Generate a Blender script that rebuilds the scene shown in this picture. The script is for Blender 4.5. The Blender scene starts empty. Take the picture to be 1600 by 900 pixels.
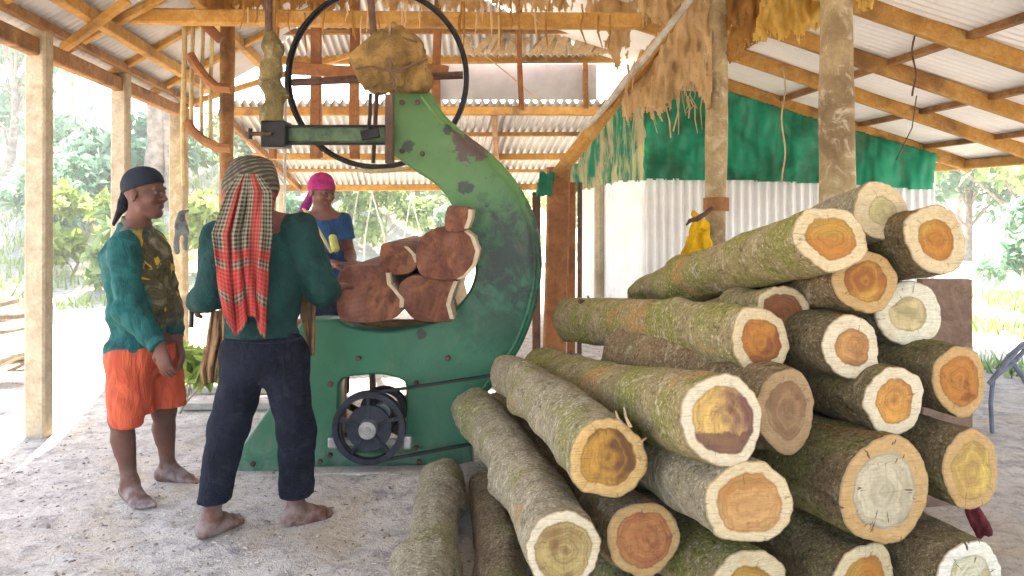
import bpy, bmesh, math, random
import numpy as np
from mathutils import Vector, Matrix, noise
random.seed(7); rng = np.random.default_rng(7)
C = bpy.context.scene.collection
HAZE=.0055
F = 1200.0; CH = 1.42
def P(px, py, Y): return Vector(((px-800.0)*Y/F, Y, CH-(py-330.0)*Y/F))
def G(px, Y): return Vector(((px-800.0)*Y/F, Y, 0.0))
def V(*a): return Vector(a)

# ------------------------------------------------------------------ tagging
def tag(o, label=None, cat=None, group=None, kind=None):
    if label: o['label'] = label
    if cat: o['category'] = cat
    if group: o['group'] = group
    if kind: o['kind'] = kind
    return o
def empty(name, loc=(0,0,0)):
    o = bpy.data.objects.new(name, None); C.objects.link(o); o.location = loc
    o.empty_display_size = 0.1
    return o
def link(name, me, mat, parent=None, smooth=False):
    o = bpy.data.objects.new(name, me); C.objects.link(o)
    mats = mat if isinstance(mat, (list, tuple)) else [mat]
    for m in mats: me.materials.append(m)
    if smooth:
        me.polygons.foreach_set('use_smooth', [True]*len(me.polygons))
    if parent:
        o.parent = parent
        if parent.type == 'EMPTY' or True:
            o.matrix_parent_inverse = Matrix.Translation(parent.location).inverted()
    return o
def mesh_from(name, verts, faces, mat, parent=None, smooth=False):
    me = bpy.data.meshes.new(name); me.from_pydata([tuple(v) for v in verts], [], faces); me.update()
    return link(name, me, mat, parent, smooth)

class MB:
    def __init__(s): s.v=[]; s.f=[]
    def add(s, vs, fs):
        n=len(s.v); s.v += [tuple(v) for v in vs]; s.f += [tuple(i+n for i in f) for f in fs]; return s
    def box(s, c, size, rot=None, jit=0):
        c=Vector(c); hx,hy,hz=[a/2 for a in size]
        vs=[]
        for x in(-hx,hx):
            for y in(-hy,hy):
                for z in(-hz,hz):
                    p=Vector((x,y,z))
                    if jit: p+=Vector((random.uniform(-jit,jit),)*3)
                    if rot is not None: p=rot@p
                    vs.append(c+p)
        return s.add(vs,[(0,1,3,2),(4,6,7,5),(0,4,5,1),(2,3,7,6),(0,2,6,4),(1,5,7,3)])
    def beam(s, a, b, w, h, up=(0,0,1), seg=1, wob=0, chamfer=0.12):
        """rectangular timber from a to b, bevelled edges"""
        a=Vector(a); b=Vector(b); d=(b-a); L=d.length; d.normalize()
        up=Vector(up); r=d.cross(up)
        if r.length<1e-3: r=d.cross(Vector((1,0,0)))
        r.normalize(); u=r.cross(d).normalized()
        c=chamfer*min(w,h)
        prof=[(-w/2+c,-h/2),(w/2-c,-h/2),(w/2,-h/2+c),(w/2,h/2-c),(w/2-c,h/2),(-w/2+c,h/2),(-w/2,h/2-c),(-w/2,-h/2+c)]
        vs=[]; fs=[]; n=len(prof)
        ph=random.uniform(0,9)
        for i in range(seg+1):
            t=i/seg; o=a+d*L*t
            if wob: o=o+r*(wob*math.sin(ph+t*4.1))+u*(wob*math.cos(ph*1.7+t*3.3))
            for x,y in prof: vs.append(o+r*x+u*y)
        for i in range(seg):
            for j in range(n):
                k=(j+1)%n; fs.append((i*n+j,i*n+k,(i+1)*n+k,(i+1)*n+j))
        fs.append(tuple(range(n))[::-1]); fs.append(tuple(seg*n+j for j in range(n)))
        return s.add(vs,fs)
    def tube(s, pts, rad, n=10, cap=True, jit=0, flat=None):
        pts=[Vector(p) for p in pts]; m=len(pts)
        if not isinstance(rad,(list,tuple)): rad=[rad]*m
        vs=[]; fs=[]; prev=None
        for i,p in enumerate(pts):
            d=(pts[min(i+1,m-1)]-pts[max(i-1,0)]).normalized()
            if prev is None:
                r=d.cross(Vector((0,0,1)))
                if r.length<.05: r=d.cross(Vector((1,0,0)))
            else: r=prev-d*prev.dot(d)
            r.normalize(); prev=r; u=d.cross(r)
            for j in range(n):
                a=2*math.pi*j/n; rr=rad[i]*(1+(random.uniform(-jit,jit) if jit else 0))
                x,y=math.cos(a)*rr,math.sin(a)*rr
                if flat: y*=flat
                vs.append(p+r*x+u*y)
        for i in range(m-1):
            for j in range(n):
                k=(j+1)%n; fs.append((i*n+j,i*n+k,(i+1)*n+k,(i+1)*n+j))
        if cap: fs.append(tuple(range(n))[::-1]); fs.append(tuple((m-1)*n+j for j in range(n)))
        return s.add(vs,fs)
    def lathe(s, c, axis, prof, n=40, ref=None):
        """prof: list of (along, radius) closed ring profile"""
        c=Vector(c); ax=Vector(axis).normalized(); r=ax.cross(Vector((0,0,1)))
        if r.length<.05: r=ax.cross(Vector((1,0,0)))
        r.normalize(); u=ax.cross(r); m=len(prof); vs=[]; fs=[]
        for j in range(n):
            a=2*math.pi*j/n; e=r*math.cos(a)+u*math.sin(a)
            for (l,q) in prof: vs.append(c+ax*l+e*q)
        for j in range(n):
            k=(j+1)%n
            for i in range(m):
                i2=(i+1)%m; fs.append((j*m+i,j*m+i2,k*m+i2,k*m+i))
        return s.add(vs,fs)
    def build(s, name, mat, parent=None, smooth=False, bevel=0):
        o=mesh_from(name,s.v,s.f,mat,parent,smooth)
        bm=bmesh.new(); bm.from_mesh(o.data); bmesh.ops.recalc_face_normals(bm,faces=bm.faces[:]); bm.to_mesh(o.data); bm.free()
        if smooth:
            try: o.data.set_sharp_from_angle(angle=math.radians(40))
            except Exception: pass
        if bevel:
            b=o.modifiers.new('bevel','BEVEL'); b.width=bevel; b.segments=2; b.limit_method='ANGLE'
        return o

# ------------------------------------------------------------------ materials
class NT:
    def __init__(s,name):
        m=bpy.data.materials.new(name); m.use_nodes=True; s.m=m; s.t=m.node_tree; s.t.nodes.clear()
        s.out=s.n('ShaderNodeOutputMaterial')
    def n(s,k,**kw):
        o=s.t.nodes.new(k)
        for a,b in kw.items():
            if a=='ins':
                for i,v in b.items():
                    if isinstance(v,bpy.types.NodeSocket): s.t.links.new(v,o.inputs[i])
                    else: o.inputs[i].default_value=v
            else: setattr(o,a,b)
        return o
    def coord(s,k='Object'): return s.n('ShaderNodeTexCoord').outputs[k]
    def mapping(s,vec,scale=(1,1,1),rot=(0,0,0),loc=(0,0,0)):
        return s.n('ShaderNodeMapping',ins={'Vector':vec,'Scale':scale,'Rotation':rot,'Location':loc}).outputs[0]
    def noise(s,vec,sc=5,det=4,rough=.6,dist=0):
        return s.n('ShaderNodeTexNoise',ins={'Vector':vec,'Scale':sc,'Detail':det,'Roughness':rough,'Distortion':dist}).outputs['Fac']
    def ramp(s,fac,pts):
        r=s.n('ShaderNodeValToRGB',ins={'Fac':fac}); e=r.color_ramp.elements
        while len(e)<len(pts): e.new(.5)
        for i,(p,c) in enumerate(pts):
            e[i].position=p
            if not isinstance(c,(tuple,list)): c=(c,c,c)
            e[i].color=(c[0],c[1],c[2],1)
        return r.outputs[0]
    def step(s,fac,a,b): return s.n('ShaderNodeMapRange',interpolation_type='SMOOTHSTEP',ins={'Value':fac,'From Min':a,'From Max':b}).outputs[0]
    def mix(s,f,a,b,mode='MIX'):
        o=s.n('ShaderNodeMix',data_type='RGBA',blend_type=mode)
        for i,v in ((0,f),(6,a),(7,b)):
            if isinstance(v,bpy.types.NodeSocket): s.t.links.new(v,o.inputs[i])
            elif i==0: o.inputs[i].default_value=v
            else: o.inputs[i].default_value=(v[0],v[1],v[2],1) if isinstance(v,(tuple,list)) else (v,v,v,1)
        return o.outputs[2]
    def math(s,op,a,b=0,c=0):
        o=s.n('ShaderNodeMath',operation=op)
        for i,v in enumerate((a,b,c)):
            if isinstance(v,bpy.types.NodeSocket): s.t.links.new(v,o.inputs[i])
            else: o.inputs[i].default_value=v
        return o.outputs[0]
    def bump(s,h,st=.3,d=.01):
        return s.n('ShaderNodeBump',ins={'Height':h,'Strength':st,'Distance':d}).outputs[0]
    def finish(s,col,rough=.8,normal=None,metal=0,spec=.4,transl=0,extra=None):
        ins={'Roughness':rough,'Metallic':metal,'Specular IOR Level':spec}
        b=s.n('ShaderNodeBsdfPrincipled',ins=ins)
        if isinstance(col,bpy.types.NodeSocket): s.t.links.new(col,b.inputs['Base Color'])
        else: b.inputs['Base Color'].default_value=(*col,1)
        if normal: s.t.links.new(normal,b.inputs['Normal'])
        sh=b.outputs[0]
        if transl:
            t=s.n('ShaderNodeBsdfTranslucent')
            if isinstance(col,bpy.types.NodeSocket): s.t.links.new(col,t.inputs['Color'])
            else: t.inputs['Color'].default_value=(*col,1)
            mx=s.n('ShaderNodeMixShader',ins={0:transl,1:sh,2:t.outputs[0]}); sh=mx.outputs[0]
        s.t.links.new(sh,s.out.inputs[0]); return s.m

def wood_mat(name,c1,c2,dark=(.10,.05,.02),stain=.5,scale=1.0,grey=None):
    n=NT(name); co=n.coord(); r=n.n('ShaderNodeObjectInfo').outputs['Random']
    off=n.n('ShaderNodeVectorMath',operation='ADD',ins={0:co}); n.t.links.new(r,off.inputs[1])
    v=off.outputs[0]
    a=n.noise(v,9*scale,6,.7,1.0); b=n.noise(v,1.7*scale,3,.6); g=n.noise(v,45*scale,3,.7)
    col=n.mix(n.step(a,.3,.7),c1,c2)
    col=n.mix(n.math('MULTIPLY',n.step(b,.48,.72),stain),col,dark)
    if grey: col=n.mix(n.math('MULTIPLY',n.step(n.noise(v,9*scale,5,.75,.8),.52,.68),.7),col,grey)
    col=n.mix(.35,col,n.ramp(g,[(.3,.25),(.7,.9)]),'MULTIPLY')
    return n.finish(col,.8,n.bump(n.math('ADD',a,g),.5,.012))
def plain(name,c,rough=.7,metal=0,var=.3,sc=12,bump=.2,transl=0,spec=.4):
    n=NT(name); co=n.coord(); a=n.noise(co,sc,5,.65)
    col=n.mix(n.step(a,.3,.7),tuple(x*(1-var) for x in c),tuple(min(1,x*(1+var)) for x in c))
    return n.finish(col,rough,n.bump(n.noise(co,sc*4,3,.6),bump,.006),metal,spec,transl)
def cloth(name,c,var=.18,bump=.5,blotch=None,transl=0):
    n=NT(name); co=n.coord(); a=n.noise(co,6,4,.6,.6)
    col=n.mix(n.step(a,.3,.7),tuple(x*(1-var) for x in c),tuple(min(1,x*(1+var)) for x in c))
    if blotch: col=n.mix(n.math('MULTIPLY',n.step(n.noise(co,14,5,.7),.52,.7),.6),col,blotch)
    w=n.math('ADD',n.noise(n.mapping(co,(9,9,4)),1.4,5,.6,1.6),n.math('MULTIPLY',n.noise(n.mapping(co,(14,14,22),(.3,.2,.4)),1.3,4,.6,2.0),.5)); f=n.noise(co,260,2,.5)
    h=n.math('ADD',w,n.math('MULTIPLY',f,.06))
    return n.finish(col,.9,n.bump(h,bump,.03),0,.2,transl)
M={}
M['beam']=wood_mat('beam_wood',(.42,.20,.036),(.60,.325,.075),(.16,.07,.02),.85,1.3,(.50,.36,.18))
M['beam2']=wood_mat('old_beam_wood',(.24,.10,.028),(.40,.20,.055),(.10,.045,.02),.9,1.3,(.36,.25,.12))
M['post']=wood_mat('post_wood',(.36,.255,.12),(.52,.40,.22),(.15,.085,.035),.8,1.2,(.60,.52,.38))
M['postpale']=wood_mat('pale_post_wood',(.42,.34,.22),(.58,.48,.33),(.24,.14,.06),.7)
M['red_wood']=wood_mat('reddish_wood',(.24,.09,.03),(.38,.165,.055),(.10,.03,.012),.6)
M['dark_wood']=wood_mat('dark_wood',(.10,.055,.035),(.17,.09,.055),(.03,.015,.01),.5)
M['bamboo']=wood_mat('bamboo',(.50,.36,.15),(.64,.50,.25),(.20,.11,.05),.5)
M['greywood']=wood_mat('grey_wood',(.42,.37,.30),(.60,.55,.47),(.20,.14,.09),.6)
M['slat']=wood_mat('slat_wood',(.55,.38,.20),(.70,.53,.32),(.22,.11,.05),.4)
def sheet_mat(name,c,c2,rust,ru=.6,rough=.45,metal=.25,transl=0):
    n=NT(name); co=n.coord(); a=n.noise(co,2.2,6,.7); b=n.noise(n.mapping(co,(14,2,2)),1,5,.7)
    col=n.mix(n.step(a,.35,.65),c,c2)
    col=n.mix(n.math('MULTIPLY',n.step(b,.55,.75),ru),col,rust)
    return n.finish(col,rough,n.bump(a,.15,.01),metal,.5,transl)
M['zinc']=sheet_mat('zinc_sheet',(.40,.385,.37),(.52,.50,.48),(.26,.18,.12),.5,.5,.1)
M['zincpale']=sheet_mat('pale_zinc_sheet',(.78,.76,.72),(.86,.84,.80),(.55,.42,.30),.35,.5,.0)
def shade_striped_sheet():
    n=NT('shade_striped_zinc'); co=n.coord(); a=n.noise(co,2.2,6,.7); g=n.n('ShaderNodeAttribute',attribute_name='trough_shade').outputs['Fac']
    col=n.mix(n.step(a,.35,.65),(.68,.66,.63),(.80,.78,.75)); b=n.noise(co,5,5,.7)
    col=n.mix(n.math('MULTIPLY',g,n.math('ADD',.65,n.math('MULTIPLY',b,.7))),col,(.07,.055,.045))  # corrugation shade painted into the troughs as dark stripes
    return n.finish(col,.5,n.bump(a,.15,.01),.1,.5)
M['shade_striped']=shade_striped_sheet()
M['wallsheet']=sheet_mat('wall_sheet',(.74,.73,.72),(.85,.85,.84),(.42,.33,.26),.35,.4,.1)
M['iron']=plain('dark_iron',(.018,.015,.015),.45,.6,.4,20,.3)
M['rustiron']=plain('rusty_iron',(.11,.06,.04),.7,.4,.5,18,.4)
M['rubber']=plain('black_rubber',(.015,.015,.015),.6,0,.3,10,.2)
M['steel']=plain('worn_steel',(.45,.44,.43),.35,.8,.3,15,.2)
M['skin']=None

def skin_mat(name,c):
    n=NT(name); co=n.coord(); a=n.noise(co,7,4,.6); b=n.noise(co,60,3,.6)
    col=n.mix(n.step(a,.3,.7),tuple(x*.75 for x in c),tuple(x*1.2 for x in c))
    # dust on the feet and shins
    z=n.n('ShaderNodeSeparateXYZ',ins={0:n.n('ShaderNodeNewGeometry').outputs['Position']}).outputs[2]
    dust=n.math('MULTIPLY',n.step(z,.22,.0),n.step(n.noise(co,18,4,.6),.35,.65))
    col=n.mix(n.math('MULTIPLY',dust,.55),col,(.42,.36,.33))
    return n.finish(col,.62,n.bump(n.math('ADD',b,a),.35,.006),0,.3)

# green cast frame paint: worn patches with shapes of their own
def green_mat():
    n=NT('green_paint'); co=n.coord()
    a=n.noise(co,2.5,5,.6,.4); b=n.noise(co,11,6,.7,.6); f=n.noise(co,70,3,.6)
    sep=n.n('ShaderNodeSeparateXYZ',ins={0:co}); x=sep.outputs[0]; z=sep.outputs[2]
    up=n.step(z,.95,1.7)
    base=n.mix(up,(.016,.125,.056),(.055,.145,.028))
    base=n.mix(n.step(a,.35,.7),base,n.mix(up,(.032,.18,.088),(.08,.185,.038)))
    # oil grime around the throat
    def spot(cx,cz,r,soft=.5):
        d=n.math('SQRT',n.math('ADD',n.math('POWER',n.math('SUBTRACT',x,cx),2),n.math('POWER',n.math('SUBTRACT',z,cz),2)))
        d=n.math('ADD',d,n.math('MULTIPLY',n.math('SUBTRACT',b,.5),r*2.6))
        return n.step(d,r,r*soft)
    def pz(px,py): return ((px-800)*4.2/F, CH-(py-330)*4.2/F)
    col=base
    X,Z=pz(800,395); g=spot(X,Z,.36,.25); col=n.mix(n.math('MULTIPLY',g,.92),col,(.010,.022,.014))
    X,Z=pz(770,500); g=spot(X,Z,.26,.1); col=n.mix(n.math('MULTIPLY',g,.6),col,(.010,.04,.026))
    X,Z=pz(740,228); g=spot(X,Z,.115,.8); col=n.mix(g,col,(.075,.038,.028))
    for px,py,r in ((728,293,.045),(700,205,.03),(640,228,.04),(660,520,.03)):
        X,Z=pz(px,py); col=n.mix(spot(X,Z,r,.75),col,(.02,.035,.018))
    col=n.mix(n.step(b,.66,.72),col,(.06,.05,.03))
    k2=n.noise(n.mapping(co,(3,3,1.1)),2.4,6,.75,.8); col=n.mix(n.math('MULTIPLY',n.step(k2,.52,.70),.28),col,(.16,.15,.08)); k3=n.noise(co,34,4,.8); col=n.mix(n.math('MULTIPLY',n.step(k3,.62,.68),.7),col,(.07,.045,.03))
    low=n.math('MULTIPLY',n.step(z,.30,.0),n.step(b,.35,.6)); col=n.mix(n.math('MULTIPLY',low,.35),col,(.32,.33,.28))
    return n.finish(col,.42,n.bump(n.math('ADD',b,f),.25,.006),0,.5)
M['green']=green_mat()

# ------------------------------------------------------------------ world, light, camera
az, el = math.radians(-17), math.radians(50)      # sun stands behind the shed, a little left; azimuth from +Y
sdir = Vector((math.sin(az)*math.cos(el), math.cos(az)*math.cos(el), math.sin(el)))
w=bpy.data.worlds.new('World'); bpy.context.scene.world=w; w.use_nodes=True
t=w.node_tree; bg=t.nodes['Background']; sk=t.nodes.new('ShaderNodeTexSky'); sk.sky_type='NISHITA'
sk.sun_disc=False; sk.sun_elevation=el; sk.sun_rotation=az; sk.dust_density=2.5; sk.air_density=1.0
t.links.new(sk.outputs[0],bg.inputs[0]); bg.inputs[1].default_value=.15
sl=bpy.data.lights.new('sun','SUN'); sl.energy=5; sl.angle=math.radians(.5); sl.color=(1,.90,.74)
so=bpy.data.objects.new('sun',sl); C.objects.link(so); so.rotation_euler=sdir.to_track_quat('Z','Y').to_euler(); so.location=sdir*30
cam=bpy.data.cameras.new('camera'); co_=bpy.data.objects.new('camera',cam); C.objects.link(co_)
co_.location=(0,0,CH); co_.rotation_euler=(math.radians(90),0,0); cam.lens=27; cam.sensor_width=36; cam.shift_y=-.075
cam.clip_start=.05; cam.clip_end=600
sc=bpy.context.scene; sc.camera=co_
sc.view_settings.view_transform='Standard'; sc.view_settings.look='None'; sc.view_settings.exposure=2.95; sc.view_settings.gamma=1
sc.cycles.use_denoising=True; sc.cycles.max_bounces=8; sc.cycles.diffuse_bounces=5; sc.cycles.glossy_bounces=3
sc.cycles.transmission_bounces=4; sc.cycles.transparent_max_bounces=6; sc.cycles.sample_clamp_indirect=8
sc.cycles.use_adaptive_sampling=True; sc.cycles.adaptive_threshold=.02
try: sc.cycles.denoiser='OPENIMAGEDENOISE'
except Exception: pass

# ------------------------------------------------------------------ ground
def sm(x,a,b):
    t=min(1,max(0,(x-a)/(b-a))); return t*t*(3-2*t)
def gh(x,y):
    h=0
    h+= 4.2*sm(y-0.55*(x+4)*-1*0 ,11,26)*sm(-x,1.5,9)      # bank rising behind the left side
    h+= 2.0*sm(y,24,60)
    h+= .07*math.exp(-((x+.75)/.9)**2-((y-3.92)/.22)**2)*(.6+.5*noise.noise(V(x*3,y*3,7)))+.10*math.exp(-((x-.0)/.5)**2-((y-3.9)/.35)**2)
    if 1.5<y<9: h+=.03*noise.noise(V(x*.9,y*.9,5))-.02*max(0,noise.noise(V(x*3.4,y*3.4,11))-.25)+ .012*noise.noise(V(x*2.2,y*2.2,0))+.008*noise.noise(V(x*7,y*7,3))
    return h
def ground():
    def axis(lo,hi,fine_lo,fine_hi,fs,grow):
        a=list(np.arange(fine_lo,fine_hi,fs)); s=fs; q=fine_hi
        while q<hi: a.append(q); s*=grow; q+=s
        a.append(hi); s=fs; q=fine_lo-fs; b=[]
        while q>lo: b.append(q); s*=grow; q-=s
        b.append(lo); return b[::-1]+a
    xs=axis(-85,85,-4.5,5.5,.06,1.12); ys=axis(-25,110,2.0,8.5,.06,1.1)
    vs=[(x,y,gh(x,y)) for y in ys for x in xs]; n=len(xs)
    fs=[(j*n+i,j*n+i+1,(j+1)*n+i+1,(j+1)*n+i) for j in range(len(ys)-1) for i in range(n-1)]
    n_=NT('sandy_ground'); co=n_.coord()
    a=n_.noise(co,1.1,5,.6,.3); b=n_.noise(co,9,6,.75,.5); c=n_.noise(co,38,4,.75); d=n_.noise(co,120,2,.7)
    col=n_.mix(n_.step(a,.3,.7),(.56,.50,.43),(.70,.635,.55))
    col=n_.mix(n_.step(b,.40,.72),col,(.30,.255,.235))
    sd=n_.noise(co,.9,5,.7,1.0); col=n_.mix(n_.math('MULTIPLY',n_.step(sd,.50,.66),.55),col,(.56,.43,.27)); e_=n_.noise(n_.mapping(co,(1,2.2,1),(0,0,.5)),5,6,.75,1.5); col=n_.mix(n_.math('MULTIPLY',n_.step(e_,.54,.68),.6),col,(.31,.26,.22)); col=n_.mix(n_.math('MULTIPLY',n_.step(e_,.46,.34),.5),col,(.62,.575,.54))
    col=n_.mix(n_.math('MULTIPLY',n_.step(c,.55,.66),.6),col,(.22,.18,.15))
    col=n_.mix(n_.math('MULTIPLY',n_.step(c,.42,.30),.6),col,(.66,.62,.58))
    sep=n_.n('ShaderNodeSeparateXYZ',ins={0:co})
    far=n_.step(sep.outputs[1],9,16); leaf=n_.step(n_.noise(co,.45,5,.65,.4),.48,.60)
    col=n_.mix(n_.math('MULTIPLY',n_.math('MULTIPLY',far,leaf),.4),col,(.26,.30,.13))
    h=n_.math('ADD',n_.math('MULTIPLY',b,.9),n_.math('ADD',n_.math('MULTIPLY',c,.5),n_.math('MULTIPLY',d,.2)))
    m=n_.finish(col,.95,n_.bump(h,.9,.035),0,.1)
    o=mesh_from('ground',vs,fs,m,None,True); tag(o,kind='structure')
ground()
# wood chips and crumbs trodden into the ground
def chips():
    vs=[];fs=[]
    for i in range(3600):
        y=2.6+ (8.0-2.6)*rng.random()**1.3; x=rng.uniform(-.75*y,.15*y)
        s=rng.uniform(.003,.009)*(1.0 if rng.random()<.96 else 2.0); l=s*rng.uniform(1,3.2)
        z=gh(x,y)+.003; a=rng.uniform(0,6.28); c,d=math.cos(a),math.sin(a); t=rng.uniform(.2,.6)*s
        n=len(vs)
        for (u,v,wz) in ((-l,-s,0),(l,-s,0),(l,s,0),(-l,s,0),(-l*.7,-s*.6,t),(l*.6,-s*.7,t),(l*.7,s*.5,t),(-l*.6,s*.6,t)):
            vs.append((x+u*.5*c-v*.5*d,y+u*.5*d+v*.5*c,z+wz-.002))
        fs+=[(n,n+1,n+5,n+4),(n+1,n+2,n+6,n+5),(n+2,n+3,n+7,n+6),(n+3,n,n+4,n+7),(n+4,n+5,n+6,n+7)]
    m1=plain('chip_wood',(.30,.23,.18),.9,0,.7,2.0,.2)
    m2=plain('chip_dark',(.17,.13,.11),.9,0,.5,2.0,.2); m3=plain('chip_pale',(.62,.56,.48),.9,0,.3,2.0,.2)
    o=mesh_from('wood_chips',vs,fs,[m1,m2,m3]); idx=np.repeat(rng.choice([0,1,2],3600,p=[.5,.2,.3]),5)
    o.data.polygons.foreach_set('material_index',idx.astype(int)); tag(o,'loose bark crumbs and wood chips scattered over the shaded sandy ground','wood chips',kind='stuff')
chips()

# ------------------------------------------------------------------ corrugated sheet
def corr(name, lines, mat, parent, n_up, amp=.011, pitch=.076, step=6):
    g=[]
    """lines(t)->(start,end) point pair for the ripple at distance t ; list of pairs given"""
    vs=[];fs=[]
    n_up=Vector(n_up).normalized()
    for k,(a,b) in enumerate(lines):
        o=n_up*(amp*math.sin(2*math.pi*k/step))
        vs+= [tuple(Vector(a)+o),tuple(Vector(b)+o)]; q=max(0,min(1,.5-1.1*math.sin(2*math.pi*k/step))); g+=[q*(.6+.4*noise.noise(V(k*.03,1,0))),q*(.8+.2*noise.noise(V(k*.05,5,0)))]  # per-ripple weight for the painted trough shade
    for k in range(len(lines)-1): fs.append((2*k,2*k+1,2*k+3,2*k+2))
    o=mesh_from(name,vs,fs,mat,parent,True); at=o.data.attributes.new('trough_shade','FLOAT','POINT'); at.data.foreach_set('value',g); return o
PS=.076/6
# planes of the main roof, heights relative to the eye
def zl(x,y): return 1.15+.55*(x+3.05+.14*(y-4.87))
def zh(y): return 1.61+.45*(8.3-y)
def zr(x,y): return 2.132-.31*x-.0248*y

shed=empty('open_shed',(-3.0,4.87,0)); tag(shed,'open sawmill shed on timber posts with a high corrugated roof over the saw','shed')
# left slope: ripples run up the slope
L=[]; y=-3.0
while y<8.3:
    xe=-3.05-.14*(y-4.87)-.10
    # upper end: the lowest meeting with hip and right planes
    u1=(zh(y)-zl(xe,y))/.55; 
    u2=(zr(xe,y)-zl(xe,y))/(.55+.31); u=max(.02,min(u1,u2))
    L.append((V(xe,y,CH+zl(xe,y)),V(xe+u,y,CH+zl(xe+u,y)))); y+=PS
corr('roof_sheet',L,M['zinc'],shed,(-.5,0,1))
# hip slope at the far end
L=[]; x=-2.75
while x<2.0:
    # solve zh(y)=zl / zr
    yl=(1.61+.45*8.3-1.15-.55*(x+3.05-.14*4.87))/(.077+.45); yr=(1.61+.45*8.3-2.132+.31*x)/(.45-.0248)
    yy=max(yl,yr)
    if yy<8.28: L.append((V(x,8.3,CH+zh(8.3)),V(x,yy,CH+zh(yy))))
    x+=PS
corr('roof_sheet',L,M['shade_striped'],shed,(0,.4,1),amp=.014)
# right slope (over the logs)
lean=empty('log_shelter',(2.0,5.5,0)); tag(lean,'wide lean-to roof with pale sheets on brown rafters over the log pile','shelter')
for (ya,yb) in ((-2.5,3.9),(3.9,6.6),(6.6,9.7)):
    L=[]; y=ya
    while y<yb+.02:
        xl=(2.132-.0248*y-1.15-.55*(3.05+.14*(y-4.87)))/(.55+.31)
        xh=(2.132-.0248*y-zh(y))/.31
        xs=max(xl,xh) if y>6 else xl
        xe=4.78+.08*(7.06-y)
        dz=.006*((ya>0)+(ya>5))
        if xs<xe: L.append((V(xs,y,CH+zr(xs,y)+.045-dz),V(xe,y,CH+zr(xe,y)+.045-dz)))
        y+=PS
    corr('roof_sheet',L,M['zincpale'],lean,(.3,0,1),amp=.008)

# rafters of the right roof
for (px,py,Y) in ((1365,12,4.87),(1285,65,5.75),(1150,82,6.59),(1138,132,7.62),(1300,-120,3.9)):
    a=P(px,py,Y); x0=a.x-.3 if Y>5 else a.x-.6
    p=lambda x:V(x,Y+.08*(x-a.x),CH+zr(x,Y+.08*(x-a.x))-.03)
    MB().beam(p(x0-.6),p(4.72+.08*(7.06-Y)),.06,.12,seg=8,wob=.006).build('rafter',M['beam'],lean)
for s in (1.9,2.75,3.55,4.25):
    p=lambda y:V(s+.08*(7-y),y,CH+zr(s+.08*(7-y),y)+.015)
    MB().beam(p(3.0),p(8.8),.07,.045,seg=10,wob=.006).build('batten',M['beam2'],lean)
p=lambda y:V(4.70+.08*(7.06-y),y,CH+.47)
MB().beam(p(8.3),p(2.6),.10,.09,seg=8,wob=.006).build('eave_beam',M['beam'],lean)
# far right posts carrying the eave
for yy in (9.0,2.4):
    q=p(yy); MB().tube([V(q.x,q.y,0),V(q.x,q.y,q.z)],.05,8,jit=.05).build('post',M['postpale'],lean)
def rough_post(px,Y,wpx,ztop,parent,mat,name='post',lean_=0,n=14,seg=26):
    b=G(px,Y); r=wpx*Y/F/2; pts=[];rad=[]
    ph=random.uniform(0,9)
    for i in range(seg+1):
        t=i/seg; pts.append(V(b.x+lean_*t+.008*math.sin(ph+5*t),b.y,ztop*t-.05*(1-t))); rad.append(r*(1.03-.06*t)*(1+.05*math.sin(ph*2+11*t)))
    return MB().tube(pts,rad,n,jit=.03).build(name,mat,parent,True)
rough_post(1309,3.95,52,3.0,lean,M['post']); rough_post(1119,5.45,33,3.05,lean,M['post'])
# left shed posts, square sawn
for px,Y,wp in ((61,4.87,32),(189,6.3,24),(280,8.2,24)):
    b=G(px,Y); wd=wp*Y/F
    MB().beam(V(b.x,b.y,-.05),V(b.x,b.y,CH+1.12+.5),wd,wd*.8,up=(0,1,0),seg=10,wob=.004).build('post',M['postpale'] if Y<7 else M['post'],shed)
rough_post(355,6.2,22,3.7,shed,M['beam2'])
d=V(-.14,1,0)
def along(x,z,y0,y1,w_,h_,name,mat,wob=.008):
    f=lambda y:V(x-.14*(y-4.87),y,CH+z)
    MB().beam(f(y0),f(y1),w_,h_,seg=8,wob=wob).build(name,mat,shed)
along(-3.01,1.04,2.0,8.35,.075,.11,'wall_plate',M['beam2'])
along(-2.71,1.335-.06,2.0,8.3,.07,.09,'purlin',M['beam'])
along(-2.93,1.214-.06,2.0,8.3,.05,.06,'purlin',M['beam2'])
along(-2.2,1.15+.55*.85-.06,2.0,8.2,.07,.09,'purlin',M['beam'])
for y in (4.3,5.35,6.2,7.2,8.1):
    xe=-3.1-.14*(y-4.87)
    MB().beam(V(xe,y,CH+zl(xe,y)-.035),V(xe+1.9,y,CH+min(zl(xe+1.9,y),zh(y))-.035),.06,.055,seg=5,wob=.006).build('rafter',M['beam'],shed)
# braces from the posts
MB().beam(P(100,75,4.95),P(200,0,4.95),.06,.05).build('brace',M['beam'],shed)
# tie beam, hip eave beam, hip battens
MB().beam(P(205,27,5.45),P(1000,32,5.45),.10,.105,seg=10,wob=.008).build('tie_beam',M['beam'],shed)
MB().beam(P(355,92,8.25),P(960,92,8.25),.09,.10,seg=10,wob=.008).build('tie_beam',M['beam'],shed)
MB().beam(P(370,55,7.75)+V(0,0,0.02),P(960,50,7.75)+V(0,0,0.02),.06,.05,seg=6,wob=.006).build('batten',M['beam2'],shed)
for px in (498,553,684,915):
    MB().beam(P(px,246 if px<600 else 170,8.42),P(px,60,8.42),.075,.06,seg=6,wob=.006).build('hanger',M['beam2'],shed)

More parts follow.
